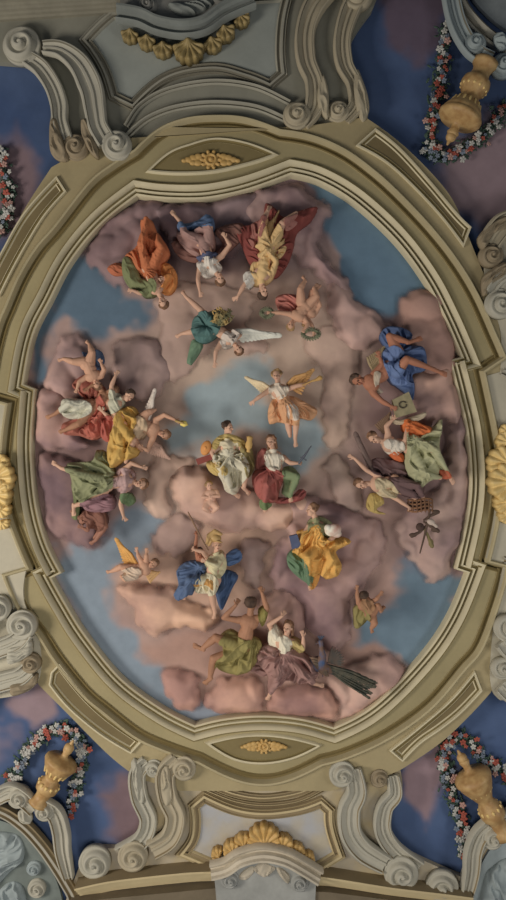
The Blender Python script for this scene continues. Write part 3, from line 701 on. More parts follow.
# ------------------------------------------------------------------ banks of cloud
CM = {}
def cloud_mat(c1, c2):
    """vapour: two pigments, thinning to nothing at the brushed rim"""
    if (c1, c2) in CM: return CM[(c1, c2)]
    m = mat(c1, var=.05, scale=.75, second=c2, rough=.95, spec=.05).copy(); m.name = 'cloud_vapour'; nt = m.node_tree
    at = nt.nodes.new('ShaderNodeAttribute'); at.attribute_name = 'cover'
    nt.links.new(at.outputs['Fac'], nt.nodes['Principled BSDF'].inputs['Alpha']); CM[(c1, c2)] = m
    return m
def cloud(pts, label, c1, c2, H=8, seed=1, rmin=13, rmax=34, g=1.6):
    c1 = tuple(min(255, int(v*f)) for v, f in zip(c1, (1.22, 1.20, 1.15))); c2 = tuple(int(v*f) for v, f in zip(c2, (1.16, 1.13, 1.09)))
    P = smooth(pts, True, 4)
    # ragged, billowing edge
    N = normals(P, True); 
    if area2(P) < 0: N = -N
    t = np.arange(len(P)); w = (vnoise(P[:, 0]/13, P[:, 1]/13, seed)-.5)*7+(vnoise(P[:, 0]/5, P[:, 1]/5, seed+3)-.5)*2.5
    P = P+N*w[:, None]
    rnd = random.Random(seed); x0, y0 = P.min(0); x1, y1 = P.max(0); B = []
    for _ in range(600):
        q = (rnd.uniform(x0, x1), rnd.uniform(y0, y1)); r = rnd.uniform(rmin, rmax)
        if all((q[0]-b[0])**2+(q[1]-b[1])**2 > (.62*(r+b[2]))**2 for b in B): B.append((q[0], q[1], r))
        if len(B) > 60: break
    def hf(X, Y, d):
        wx = X+(vnoise(X/12, Y/12, seed+7)-.5)*7; wy = Y+(vnoise(X/12, Y/12, seed+8)-.5)*7
        K = np.zeros(X.shape)
        for (bx, by, r) in B:
            q = ((wx-bx)**2+(wy-by)**2)/(r*r)
            K = np.maximum(K, min(.42*r, H*1.6)*np.sqrt(np.clip(1-q, 0, 1)))
        K = blur(K, 2)
        H0 = H*(1-np.exp(-d/9))+K*np.clip(d/12, 0, 1)+0.5*vnoise(X/6, Y/6, seed+11)*np.clip(d/6, 0, 1)
        return blur(np.minimum(H0, 22), 1)+.3
    o = relief('cloud', P, hf, .05, cloud_mat(c1, c2), None, g=g, h=2, raw=True, shell=True)
    me = o.data; n = len(me.vertices); co = np.empty(n*3, np.float32); me.vertices.foreach_get('co', co); co = co.reshape(-1, 3)
    k = kof(2); X = co[:, 0]/k*PM+253; Y = co[:, 1]/k*PM+450
    d, _, _, i = closest(X, Y, P); d = np.where(i, d, 0)
    c = np.clip(d/7.5-.1+(vnoise(X/6, Y/6, seed+20)-.5)*.9*np.clip(1.6-d/8, 0, 1)*np.clip(d/2, 0, 1), 0, 1); c = c*c*(3-2*c)
    at = me.attributes.new('cover', 'FLOAT', 'POINT'); at.data.foreach_set('value', c.astype(np.float32))
    return tag(o, label, 'cloud')
MV = (100,80,84); PK = (132,104,98); PE = (150,116,96); DK = (84,66,72); GR = (122,104,100)
CLOUDS = [
 ([(84,262),(98,225),(135,200),(165,202),(168,230),(150,268),(128,292),(108,284)], 'dark mauve cloud behind the orange-robed figure at the upper left', MV, DK, 7),
 ([(150,205),(215,200),(262,188),(276,210),(255,240),(232,262),(200,252),(165,238)], 'purple cloud bank along the top behind the blue-sashed figure', (104,86,92), DK, 6),
 ([(250,192),(290,178),(318,196),(334,214),(322,240),(332,262),(352,278),(350,300),(320,282),(290,262),(262,250),(240,222)], 'pinkish cloud behind the red and gold figure at the top', (122,98,98), (100,78,84), 7),
 ([(330,262),(352,290),(385,318),(388,340),(362,352),(335,340),(322,300)], 'small pink cloud on the edge of the upper right blue sky', (136,108,102), (118,94,94), 5),
 ([(394,302),(408,288),(436,290),(450,318),(462,350),(452,380),(424,382),(398,352)], 'brown cloud behind the blue-robed man against the right of the frame', (118,88,80), (98,72,72), 8),
 ([(398,378),(420,368),(452,366),(462,400),(458,430),(440,424),(424,440),(404,430)], 'round pinkish cloud below the bare foot of the blue-robed man', (136,104,92), (110,86,84), 9),
 ([(446,424),(462,412),(470,450),(469,500),(460,548),(446,580),(425,584),(405,560),(392,530),(410,500),(440,480)], 'tall mauve cloud at the right edge behind the brushes', (124,102,96), (104,84,86), 7),
 ([(42,384),(52,350),(62,332),(80,330),(98,348),(104,372),(88,398),(60,400)], 'upright pink cloud behind the cherub at the left', (128,100,96), (98,80,86), 8),
 ([(36,392),(58,384),(78,400),(84,432),(100,446),(88,458),(60,452),(36,446)], 'rounded cloud touching the left frame under the white-draped knee', (120,92,88), (86,68,78), 8),
 ([(36,452),(62,452),(84,464),(98,500),(110,535),(96,552),(76,548),(50,535),(40,505)], 'dark mauve cloud low on the left behind the green-robed figure', (108,82,80), (80,62,70), 8),
 ([(106,356),(128,332),(160,340),(176,372),(160,396),(140,404),(112,390)], 'pale puff of cloud above the raised arm on the left', (126,104,100), (112,92,92), 4),
 ([(168,474),(192,462),(220,470),(250,486),(280,494),(306,492),(318,508),(286,530),(250,536),(212,530),(176,510)], 'warm cloud ledge carrying the two enthroned women', (146,116,102), (122,96,90), 8),
 ([(112,586),(130,578),(156,584),(178,582),(190,600),(218,606),(222,622),(206,634),(180,630),(160,640),(140,630),(128,612)], 'peach cloud under the cherub with orange wing', PE, (128,98,88), 8),
 ([(286,500),(312,492),(346,504),(380,520),(390,548),(374,580),(356,604),(352,640),(332,652),(304,632),(296,600),(272,590),(268,560),(280,530)], 'large mauve cloud around the woman in the yellow mantle', (124,98,94), (98,76,80), 8),
 ([(258,596),(282,588),(302,594),(308,620),(300,640),(280,640),(262,620)], 'pale round cloud just above the hand of the white-bodiced woman', (144,112,100), (120,92,88), 6),
 ([(155,670),(174,662),(196,672),(206,690),(196,712),(172,708),(160,692)], 'peach cloud tip at the lower left beside the sandalled foot', (148,106,90), (124,90,84), 6),
 ([(200,690),(222,676),(246,670),(262,680),(270,704),(260,716),(228,716),(204,712)], 'cloud under the seat of the man seen from behind', (144,106,92), (112,82,78), 8),
 ([(266,690),(284,680),(312,676),(336,686),(342,706),(330,722),(298,716),(268,712)], 'rounded peach cloud under the feet of the white-bodiced woman', (144,104,90), (108,78,76), 8),
 ([(318,672),(350,660),(384,650),(410,668),(392,696),(360,712),(338,722),(330,700)], 'cloud spreading under the tail of the peacock', (134,106,98), (112,84,84), 6),
]
CLOUDS = [
 ([(150,300),(190,276),(236,284),(262,300),(250,326),(276,344),(250,356),(214,352),(196,372),(172,384),(150,360),(160,330)], 'broad thin veil of pale cloud around the teal-wrapped figure', (134,112,102), (124,102,96), 2),
 ([(300,330),(330,322),(358,340),(366,366),(356,400),(350,440),(328,452),(318,420),(322,380),(306,352)], 'thin tan cloud veil between the trumpet bearer and the right-hand group', (132,110,100), (122,100,94), 2),
 ([(156,440),(176,452),(196,456),(190,474),(172,486),(176,512),(160,520),(142,506),(146,470)], 'soft pale cloud puff left of the enthroned women', (138,114,102), (124,102,94), 3),
 ([(160,520),(184,512),(206,526),(196,548),(180,560),(156,556),(148,538)], 'faint rosy cloud left of the raised spear', (132,108,98), (118,96,92), 3),
 ([(240,540),(262,534),(276,546),(268,570),(256,590),(240,576)], 'faint mauve cloud between the helmeted figure and the woman in yellow', (124,102,96), (112,92,90), 4),
 ([(322,462),(346,454),(364,500),(352,512),(330,500)], 'faint grey cloud left of the winged figure reaching for the basket', (126,106,98), (116,96,92), 3),
]+CLOUDS
for i, (p, l, a, b_, H) in enumerate(CLOUDS): cloud(p, l, a, b_, H, seed=i*5+2)

# ------------------------------------------------------------------ figures
def v3(p, b): return np.array([p[0], p[1], b+(p[2] if len(p) > 2 else 0)], float)
def unit(v): v = np.array(v, float); return v/(np.linalg.norm(v)+1e-9)
def mid(a, b, t): return a+(b-a)*t
def add_hand(S_, w, d, s, side=1, curl=.35, spread=1.0):
    d = unit(d); n = np.array([0, 0, 1.]); sd = unit(np.cross(n, d))*side; n = np.cross(d, sd)*side
    n = n if n[2] > 0 else -n
    c = w+d*s*.42
    S_.ell(c, sd*s*.34, n*s*.2, d*s*.48, 10, 6)
    for i, (o_, L) in enumerate([(-.27, .62), (-.09, .74), (.09, .70), (.27, .55)]):
        f0 = w+d*s*.75+sd*o_*s; f1 = f0+(d+sd*o_*.9*spread)*s*L*.5+n*s*.04
        f2 = f1+(d*(1-curl)+sd*o_*.5-n*curl)*s*L*.5
        S_.cap(f0, f1, .115*s, .105*s, 6); S_.cap(f1, f2, .105*s, .085*s, 6)
    t0 = w+d*s*.25-sd*s*.28; t1 = t0+(d*.6-sd*.75)*s*.36; t2 = t1+(d*.95-sd*.25)*s*.3
    S_.cap(t0, t1, .15*s, .125*s, 6); S_.cap(t1, t2, .125*s, .09*s, 6)
SK_W = (168,124,98); SK_M = (138,90,62); SK_R = (144,84,58); SK_P = (164,116,88)
HAIRB = (74,54,42); HAIRC = (116,78,52); HAIRY = (150,112,66)
def fig(name, label, s, b, head, up, face, skin, hair, chest, pelvis, arms=(), legs=(), hands=None, cloths=(), wings=(), style='short', plump=1.0, cat=None, feat=True, vox=.36, helmet=None, group=None):
    hx = v3(head, b); U_ = unit(tuple(up)+((0,) if len(up) < 3 else ())); F_ = np.array(face, float); F_ = unit(F_-F_.dot(U_)*U_); R_ = np.cross(U_, F_)
    e = empty(name, pelvis[0], pelvis[1], b, label, cat or name, group)
    B = Solid(); P_ = plump = plump*1.1
    hp = lambda r, u, f: hx+(R_*r+U_*u+F_*f)*s
    # head
    B.ell(hp(0, .28, -.12), R_*.82*s, F_*.96*s, U_*.92*s)
    B.ell(hp(0, -.38, .22), R_*.60*s, F_*.64*s, U_*.80*s)
    B.cap(hp(0, .16, .80), hp(0, -.20, 1.06), .10*s, .17*s, 8)
    B.ell(hp(0, -.90, .66), R_*.24*s, F_*.2*s, U_*.2*s, 8, 6)
    for q in (-1, 1):
        B.cap(hp(q*.14, .30, .82), hp(q*.52, .28, .62), .11*s, .12*s, 6)
        B.ell(hp(q*.40, -.28, .52), R_*.26*s, F_*.24*s, U_*.26*s, 8, 6)
        B.ell(hp(q*.82, -.05, -.05), R_*.1*s, F_*.2*s, U_*.3*s, 8, 6)
    B.cap(hp(-.18, -.56, .80), hp(.18, -.56, .80), .10*s, .10*s, 6)
    ch = v3(chest, b); pe = v3(pelvis, b); ax = unit(ch-pe); nk = mid(ch, hx, .45) if False else None
    L = np.linalg.norm(ch-pe)
    ntop = hp(0, -.5, -.25)
    sh = [v3(a[0], b) for a in arms]
    top = ch+ax*s*.5
    B.cap(ntop, top, .44*s*plump, .55*s*plump, 10)
    side = np.cross(ax, [0, 0, 1.]); side = unit(side)
    wa = mid(ch, pe, .55)
    fr = lambda c, w_, d_, l_: B.ell(c, side*w_*s*P_, unit(np.cross(side, ax))*d_*s*P_, ax*l_*s, 16, 9)
    fr(ch, 1.45, 1.0, 1.35); fr(wa, 1.12, .86, max(1.2, L/s*.42)); fr(pe, 1.38, 1.0, 1.15)
    B.cap(ch-ax*0, wa, 1.0*s*P_, .86*s*P_); B.cap(wa, pe, .86*s*P_, 1.02*s*P_)
    for q in sh: B.cap(ch+ax*s*.45, q, .62*s*P_, .56*s*P_)
    for i, a in enumerate(arms):
        p = [v3(q, b) for q in a]
        B.cap(p[0], p[1], .52*s*P_, .38*s*P_)
        m_ = mid(p[1], p[2], .3); B.cap(p[1], m_, .38*s*P_, .40*s*P_); B.cap(m_, p[2], .40*s*P_, .25*s*P_)
        d = (p[3]-p[2]) if len(p) > 3 else (p[2]-p[1])
        add_hand(B, p[2], d, s*(.95 if plump > 1 else 1.1), side=(1 if i == 0 else -1), curl=(hands[i] if hands else .3))
    for a in legs:
        p = [v3(q, b) for q in a]
        B.cap(p[0], p[1], .98*s*P_, .60*s*P_)
        if len(p) > 2:
            m_ = mid(p[1], p[2], .33); B.cap(p[1], m_, .56*s*P_, .58*s*P_); B.cap(m_, p[2], .58*s*P_, .32*s*P_)
        if len(p) > 3:
            d = unit(p[3]-p[2]); Lf = max(np.linalg.norm(p[3]-p[2]), 1.5*s); tip = p[2]+d*Lf
            B.cap(p[2], p[2]-d*.35*s, .36*s, .34*s); B.cap(p[2], mid(p[2], tip, .7), .38*s, .32*s)
            sd = unit(np.cross(d, [0, 0, 1.]))
            for k in range(5):
                o_ = (k-2)*.15*s; B.cap(mid(p[2], tip, .66)+sd*o_, tip+sd*o_*1.1-d*abs(k-1)*.06*s, .17*s, .11*s, 6)
    B.build('body', mat(skin, var=.06, rough=.6, scale=4, second=tuple(int(c*.93) for c in skin)), e, b, vox=vox, sm=1)
    if feat:
        Q = Solid()
        for q in (-1, 1): Q.ell(hp(q*.32, .08, .80), R_*.15*s, F_*.1*s, U_*.08*s, 8, 5)
        Q.build('eyes', mat((58,42,36)), e, b)
        Q = Solid(); Q.ell(hp(0, -.56, .86), R_*.22*s, F_*.09*s, U_*.08*s, 8, 5); Q.build('lips', mat((150,78,66)), e, b)
    # hair
    if hair:
        Hh = Solid(); rnd = random.Random(int(head[0]*7+head[1]))
        Hh.ell(hp(0, .48, -.32), R_*1.02*s, F_*.95*s, U_*.98*s)
        n = 26 if style != 'smooth' else 10
        for i in range(n):
            th = rnd.uniform(-1.9, 1.9); ph = rnd.uniform(-.2, 1.35)
            dv = (math.sin(th)*math.cos(ph), math.sin(ph), -math.cos(th)*math.cos(ph)*.9)
            if dv[2] > .5: continue
            c = hp(dv[0]*.86, .32+dv[1]*.9, -.12+dv[2]*.92); r = rnd.uniform(.24, .40)*s
            Hh.ell(c, R_*r, F_*r, U_*r, 8, 5)
        if style == 'bun': Hh.ell(hp(0, .75, -1.15), R_*.42*s, F_*.4*s, U_*.42*s)
        if style == 'long':
            for q in (-1, 1):
                Hh.cap(hp(q*.75, 0, -.4), hp(q*.8, -1.2, -.55), .32*s, .26*s, 8)
        Hh.build('hair', mat(hair, var=.12, scale=12, second=tuple(int(c*.7) for c in hair)), e, b, vox=.4, sm=1)
    for i, c in enumerate(cloths):
        nm, out, col, kw = c; kw = dict(kw); bb = kw.pop('b', 0)
        cloth(nm, out, mat(tuple(int(v*.93) for v in col), var=.05, rough=.8, scale=3, second=kw.pop('c2', tuple(int(v*.9) for v in col))), e, b-6+bb, body=(B if kw.pop('on', True) else None), seed=int(out[0][0])+i, back=b-14, kh=b, **kw)
    for w in wings: wing(e, b, *w)
    return e, B
def wing(e, b, root, tip, trail, col, dz=-4, n=11):
    """feathers fan from a leading bone root->tip; 'trail' is where the shortest inner feather ends"""
    r = np.array(root, float); t = np.array(tip, float); q = np.array(trail, float); s = Solid(); z = b+dz
    L = np.linalg.norm(t-r); elbow = r+(t-r)*.45-(q-r)*.18
    for row, (f, wd) in enumerate(((1.0, .085), (.62, .075), (.35, .07))):
        for i in range(n):
            u = i/(n-1); o_ = (1-u)**2*r+2*u*(1-u)*elbow+u*u*t
            o_ = mid(o_, r, .15*row)
            e0 = q+(t+(t-r)*.28-q)*u**.9; end = o_+(e0-o_)*f
            if np.linalg.norm(end-o_) < L*.18*f: end = o_+unit(np.append(t-r, 0))[:2]*L*.3*f
            c = (o_+end)/2; d = (end-o_)/2; ln = np.linalg.norm(d); d3 = np.array([d[0], d[1], 0]); pr = np.array([-d[1], d[0], 0])/(ln+1e-6)
            s.ell((c[0], c[1], z+row*.9+(1-u)*1.0), pr*max(1.2, L*wd), np.array([0, 0, .7]), d3*1.06, 8, 7)
    s.chain([(r[0], r[1], z+2, 1.9), (elbow[0], elbow[1], z+2, 1.7), (t[0], t[1], z+1, .9)], 8)
    return s.build('wing', mat(col, var=.08, scale=6), e, b)

D_ = lambda a, l, m_: ('d', a, l, m_)
# --- top row: figures seen head down
fig('person', 'person in a blazing orange robe hanging head down at the upper left', 5.0, 28, (163,302), (.25,1), (-.3,.15,1), SK_W, HAIRC, (156,288), (149,268),
    [[(150,289),(141,294,2),(133,291,3),(128,290)], [(163,284),(170,276,2),(165,279,5)]],
    [[(147,266),(142,246,8),(147,226,4),(146,217)], [(152,266),(162,250,8),(158,236,2)]],
    cloths=[('robe', [(140,219),(151,219),(157,232),(165,242),(169,252),(163,262),(160,272),(150,280),(138,272),(128,262),(124,254),(134,246),(140,234)], (176,88,46), dict(T=7, folds=[('r',145,272,9,2.2), D_(80,7,1.2)])),
            ('trailing_cloak', [(105,266),(114,260),(124,264),(124,272),(112,273)], (168,82,48), dict(T=3, folds=[D_(10,4,1)], on=False, b=-4)),
            ('shawl', [(160,262),(168,262),(176,272),(175,286),(168,293),(160,290),(166,280),(160,272)], (196,112,44), dict(T=4, folds=[D_(100,4,1.2)])),
            ('green_wrap', [(122,258),(128,256),(136,266),(141,278),(150,278),(157,284),(155,294),(144,296),(137,290),(128,286),(122,274)], (100,108,66), dict(T=5, folds=[D_(55,5,1.6)], b=3))])
fig('person', 'person with a bright blue sash and white chemise tumbling head down at the top', 5.0, 27, (220,279), (.15,1), (.2,.1,1), SK_W, HAIRC, (209,262), (203,242),
    [[(200,266),(198,280,3),(200,292,3),(201,297)], [(222,256),(230,246,4),(226,240,6)]],
    [[(199,240),(186,236,7),(180,222,3),(171,211)], [(208,240),(210,228,6),(196,232,2)]],
    cloths=[('robe', [(176,232),(190,228),(204,226),(214,234),(214,248),(204,256),(190,252),(180,242)], (142,104,96), dict(T=6, folds=[D_(30,6,1.8)])),
            ('dark_mantle', [(170,240),(178,238),(188,248),(204,254),(216,248),(222,240),(214,228),(224,222),(242,220),(246,230),(236,242),(218,256),(196,260),(178,254)], (112,72,62), dict(T=4, folds=[D_(20,6,1.4)], on=False, b=-5)),
            ('blue_sash', [(177,224),(190,223),(200,219),(206,214),(213,218),(214,228),(204,229),(192,230),(180,230)], (66,92,132), dict(T=5, folds=[D_(165,4,1.4)], b=6)),
            ('chemise', [(196,262),(206,258),(216,260),(222,266),(214,274),(206,276),(200,272)], (180,172,160), dict(T=4, folds=[D_(80,4,1.2)], b=1)),
            ('ribbon', [(196,257),(212,252),(218,254),(212,260),(200,261)], (70,78,112), dict(T=3, folds=[D_(160,3,.8)], b=6))])
fig('person', 'person in a gold robe and crimson mantle head down below the top of the frame', 5.4, 28, (263,292), (.15,1), (.5,.3,.8), SK_W, HAIRB, (262,274), (268,246),
    [[(252,276),(244,286,3),(238,297,3),(232,300)], [(272,272),(276,262,3),(270,256,8)]],
    [[(264,244),(262,226,9),(268,212,5),(270,206)], [(274,242),(282,226,8),(296,214,3)]],
    cloths=[('crimson_mantle', [(236,226),(250,222),(262,218),(266,200),(276,206),(284,214),(300,208),(318,204),(312,218),(298,230),(294,246),(288,262),(276,276),(262,270),(250,262),(242,244)], (124,52,46), dict(T=6, folds=[('r',264,262,10,2.2)], on=False, b=-3)),
            ('gold_robe', [(262,226),(272,218),(280,208),(276,222),(282,232),(287,246),(280,258),(270,260),(258,258),(254,246)], (184,148,90), dict(T=6, folds=[('r',272,252,9,2.4)], b=2)),
            ('rose_drapery', [(250,224),(262,218),(268,224),(262,236),(258,252),(250,248),(246,236)], (142,80,70), dict(T=6, folds=[D_(70,5,1.8)], b=1)),
            ('bodice', [(252,262),(264,258),(278,260),(276,272),(268,282),(254,284),(250,274)], (190,152,92), dict(T=4, folds=[D_(70,5,1.2)], b=1)),
            ('white_sleeve', [(243,274),(250,270),(256,278),(252,286),(246,286)], (178,174,164), dict(T=4, folds=[D_(60,3,1)], b=3)),
            ('crimson_flap', [(284,222),(296,216),(305,208),(304,216),(294,226),(286,230)], (150,92,82), dict(T=5, folds=[D_(150,4,1.4)], b=2))])
fig('person', 'winged person in a teal wrap floating head down left of the two rosy cherubs', 4.8, 26, (238,349), (.6,.9), (.3,.2,1), SK_W, HAIRC, (229,338), (215,328),
    [[(221,343),(216,352,4),(215,362,3)], [(234,332),(240,336,3),(236,340,6)]],
    [[(212,324),(200,310,5),(186,297,2),(182,291)], [(208,332),(196,332,6),(182,334,2),(176,337)]],
    cloths=[('teal_wrap', [(194,316),(206,312),(218,308),(222,320),(218,334),(206,342),(196,340),(191,328)], (60,98,96), dict(T=7, folds=[('r',206,326,7,2.0)])),
            ('green_tail', [(192,338),(202,342),(200,350),(190,364),(186,362),(188,350)], (84,116,88), dict(T=4, folds=[D_(110,4,1.2)], b=-3)),
            ('white_tunic', [(222,336),(232,328),(240,334),(234,344),(226,348),(220,344)], (172,158,146), dict(T=4, folds=[D_(40,4,1.2)], b=1))],
    wings=[((236,330), (272,334), (244,342), (196,184,158))])
s = Solid(); rs = random.Random(3)
for i in range(70):
    a = rs.random()*6.28; q = rs.random()**.6; a2 = rs.random()*6.28
    s.ell((222+11*q*math.cos(a), 317+9*q*math.sin(a), 34+6*(1-q)), (2.9*math.cos(a2), 2.9*math.sin(a2), rs.uniform(-1, 1)), (-.9*math.sin(a2), .9*math.cos(a2), 0), (0, 0, .8), 6, 5)
s.ell((221,318,33), (8,0,0), (0,7,0), (0,0,4))
tag(s.build('sheaf', mat((150,118,58), second=(84,84,54), scale=7), None, 35), 'gold and green sheaf held by the floating figure in the teal wrap', 'sheaf')
fig('cherub', 'rosy cherub with a red cloth flying head down near the top centre right', 4.2, 25, (291,325), (-.2,1), (-.1,.2,1), SK_P, HAIRY, (298,316), (305,306),
    [[(290,314),(280,313,2),(272,313,2)], [(304,318),(308,324,2),(305,329,4)]],
    [[(301,302),(300,290,4),(305,281,2),(303,277)], [(309,304),(316,297,4),(314,288,2),(318,284)]],
    cloths=[('red_cloth', [(276,296),(286,292),(298,294),(302,302),(294,310),(284,312),(278,306)], (164,88,76), dict(T=4, folds=[D_(20,5,1.4)], b=-2, on=False))], plump=1.18)
fig('cherub', 'cherub holding a leafy wreath, right of the cherub with the red cloth', 3.8, 22, (305,322), (.5,1), (.3,.1,1), SK_P, HAIRY, (310,313), (314,303),
    [[(307,318),(312,326,3),(313,332,3)], [(316,312),(320,306,2),(318,300,3)]],
    [[(312,302),(312,292,2),(320,286,1)]], plump=1.15)
def wreath(x, y, rx, ry, z, label):
    s = Solid(); n = 22
    for i in range(n):
        a = i*2*math.pi/n; c = (x+rx*math.cos(a), y+ry*math.sin(a), z+1.2*math.sin(a*3))
        for sg in (-1, 1):
            b_ = a+sg*.9+1.57; s.ell((c[0]+sg*math.cos(a)*1.0, c[1]+sg*math.sin(a)*1.0, c[2]), (2.1*math.cos(b_), 2.1*math.sin(b_), 0), (-.8*math.sin(b_), .8*math.cos(b_), 0), (0, 0, .6), 6, 4)
        a2 = a+2*math.pi/n; s.cap(c, (x+rx*math.cos(a2), y+ry*math.sin(a2), c[2]), .7, .7, 6)
    tag(s.build('wreath', mat((92,96,70), var=.1, scale=8), None, z), label, 'wreath')
wreath(311, 334, 8, 4.6, 26, 'green wreath dangling below the two rosy cherubs')
wreath(267, 313, 5.5, 4, 27, 'green wreath in the outstretched hand of the cherub with the red cloth')

# --- left group
fig('cherub', 'cherub with blue drapery kicking its legs up at the left', 4.4, 34, (97,384), (.2,1), (-.1,.3,1), SK_P, HAIRC, (93,376), (88,365),
    [[(87,377),(80,382,2),(78,388,3)], [(101,376),(105,370,3),(102,364,3)]],
    [[(84,362),(74,362,3),(64,359,1),(60,360)], [(90,361),(93,353,4),(90,345,2),(87,342)]],
    cloths=[('blue_drapery', [(79,350),(86,352),(92,348),(99,350),(102,360),(98,368),(90,368),(84,360)], (66,84,118), dict(T=4, folds=[D_(70,4,1.3)], on=False, b=-5))], plump=1.2)
fig('person', 'person in red with a white-draped thigh and bare foot at the left', 5.2, 27, (112,391), (.9,-.3), (.2,.4,1), SK_M, HAIRC, (105,398), (94,408),
    [[(103,392),(96,384,3),(90,388,5)], [(108,404),(103,412,4),(98,418,6)]],
    [[(92,404),(72,404,9),(56,414,3),(46,418)], [(92,412),(80,424,5),(66,430,2),(60,432)]],
    cloths=[('red_cloak', [(70,384),(82,374),(92,378),(102,386),(108,400),(112,416),(106,432),(92,440),(78,436),(62,434),(60,424),(72,418),(84,404),(78,394)], (150,76,60), dict(T=6, folds=[('r',92,406,10,2.4)], on=False, b=-2)),
            ('red_skirt', [(94,390),(102,396),(108,414),(104,430),(92,438),(82,430),(90,420),(98,408)], (168,78,62), dict(T=6, folds=[D_(70,6,2)], b=1)),
            ('white_drapery', [(61,401),(70,398),(84,400),(92,404),(93,412),(84,418),(70,419),(62,414)], (162,160,140), dict(T=6, folds=[D_(165,5,2.0)], b=5))])
fig('person', 'person in a yellow mantle raising one arm, head turned right, at the left', 5.2, 30, (129,396), (.75,-.6), (.8,.3,.7), SK_W, HAIRB, (114,404), (120,426),
    [[(112,396),(112,386,3),(116,376,2),(119,370)], [(119,412),(110,418,3),(104,412,5)]],
    [[(122,428),(134,440,4),(126,462,2)], [(118,430),(122,448,4),(112,466,1)]],
    cloths=[('pale_chemise', [(103,392),(112,390),(121,396),(123,406),(114,414),(105,410)], (158,156,132), dict(T=5, folds=[D_(70,5,1.4)], b=2)),
            ('yellow_mantle', [(122,409),(132,406),(138,416),(137,434),(130,446),(138,448),(136,456),(122,462),(112,468),(106,456),(108,440),(112,424)], (176,134,52), dict(T=7, folds=[('r',112,402,12,2.6), D_(70,7,1.2)], b=1)),
            ('red_lining', [(102,420),(112,416),(114,430),(108,442),(100,436)], (160,70,58), dict(T=5, folds=[D_(80,5,1.6)], b=2))])
fig('cherub', 'winged cherub holding a small torch in its outstretched arm, left of centre', 4.8, 26, (164,434), (1,.2), (.5,.3,1), SK_P, HAIRC, (153,430), (142,424),
    [[(156,420),(165,415,4),(176,420,4),(182,424)], [(152,440),(148,450,3),(144,448,5)]],
    [[(140,420),(148,413,3),(155,410,1)], [(138,428),(134,440,2),(142,450,1)]],
    cloths=[('yellow_wrap', [(136,416),(146,420),(148,430),(140,440),(134,430)], (164,136,104), dict(T=4, folds=[D_(80,4,1)], b=0))], plump=1.12,
    wings=[((148,420), (153,395), (138,420), (186,164,152)), ((152,442), (166,456), (146,454), (146,112,96), -8)])
s = Solid(); s.cap((176,421,33), (183,423,33), 1.3, 1.0); tag(s.build('torch', mat((150,118,58)), None, 33), 'small torch in the hand of the winged cherub left of centre', 'torch')
o = cloth('flame', [(181,420),(186,421),(188,425),(184,427),(180,425)], mat((196,160,60)), None, 31, T=3, folds=[D_(20,3,.6)]); tag(o, 'yellow flame at the end of the small torch', 'flame')
fig('person', 'person in a green robe lying outstretched at the left, head toward the centre', 5.2, 29, (141,484), (1,-.1), (.3,-.1,1), SK_W, HAIRC, (126,480), (108,484),
    [[(124,470),(132,463,3),(142,467,3),(149,469)], [(124,492),(121,504,3),(124,516,3),(127,521)]],
    [[(102,480),(84,474,8),(62,468,3),(52,462)], [(104,490),(92,500,7),(74,506,2),(74,516)]],
    cloths=[('green_robe', [(66,464),(80,462),(92,460),(96,450),(104,452),(108,462),(114,472),(114,486),(106,492),(94,496),(84,502),(76,500),(72,490),(70,478)], (114,118,80), dict(T=8, folds=[('r',118,476,13,2.6), D_(20,8,1.4)], b=2)),
            ('green_hem', [(70,484),(78,494),(78,508),(76,520),(70,518),(72,502)], (92,100,58), dict(T=3, folds=[D_(85,4,1)], b=0, on=False)),
            ('mauve_underskirt', [(82,502),(94,498),(108,494),(114,500),(112,510),(98,513),(84,510)], (128,88,96), dict(T=6, folds=[D_(0,5,1.6)], b=3)),
            ('bodice', [(116,470),(126,468),(134,474),(132,484),(128,492),(117,492),(114,482)], (154,120,118), dict(T=4, folds=[D_(90,4,1.3)], b=1)),
            ('green_cuff', [(120,494),(130,494),(134,502),(128,507),(122,502)], (88,112,72), dict(T=4, folds=[D_(60,3,1)], b=2))])
fig('person', 'shadowed person in dark cloth mostly hidden below the green robe', 4.8, 20, (84,520), (-.9,.3), (-.2,.5,1), (128,80,62), HAIRB, (90,516), (98,516),
    [[(86,512),(80,518,2),(76,514,3)], [(90,522),(88,530,2),(84,528,3)]],
    [[(100,514),(106,526,5),(96,540,2),(90,544)], [(100,518),(102,530,1),(94,538,-2)]],
    cloths=[('brown_cloth', [(84,510),(96,510),(104,514),(106,524),(98,532),(88,526)], (116,70,56), dict(T=4, folds=[D_(40,5,1.6)], b=-1))])

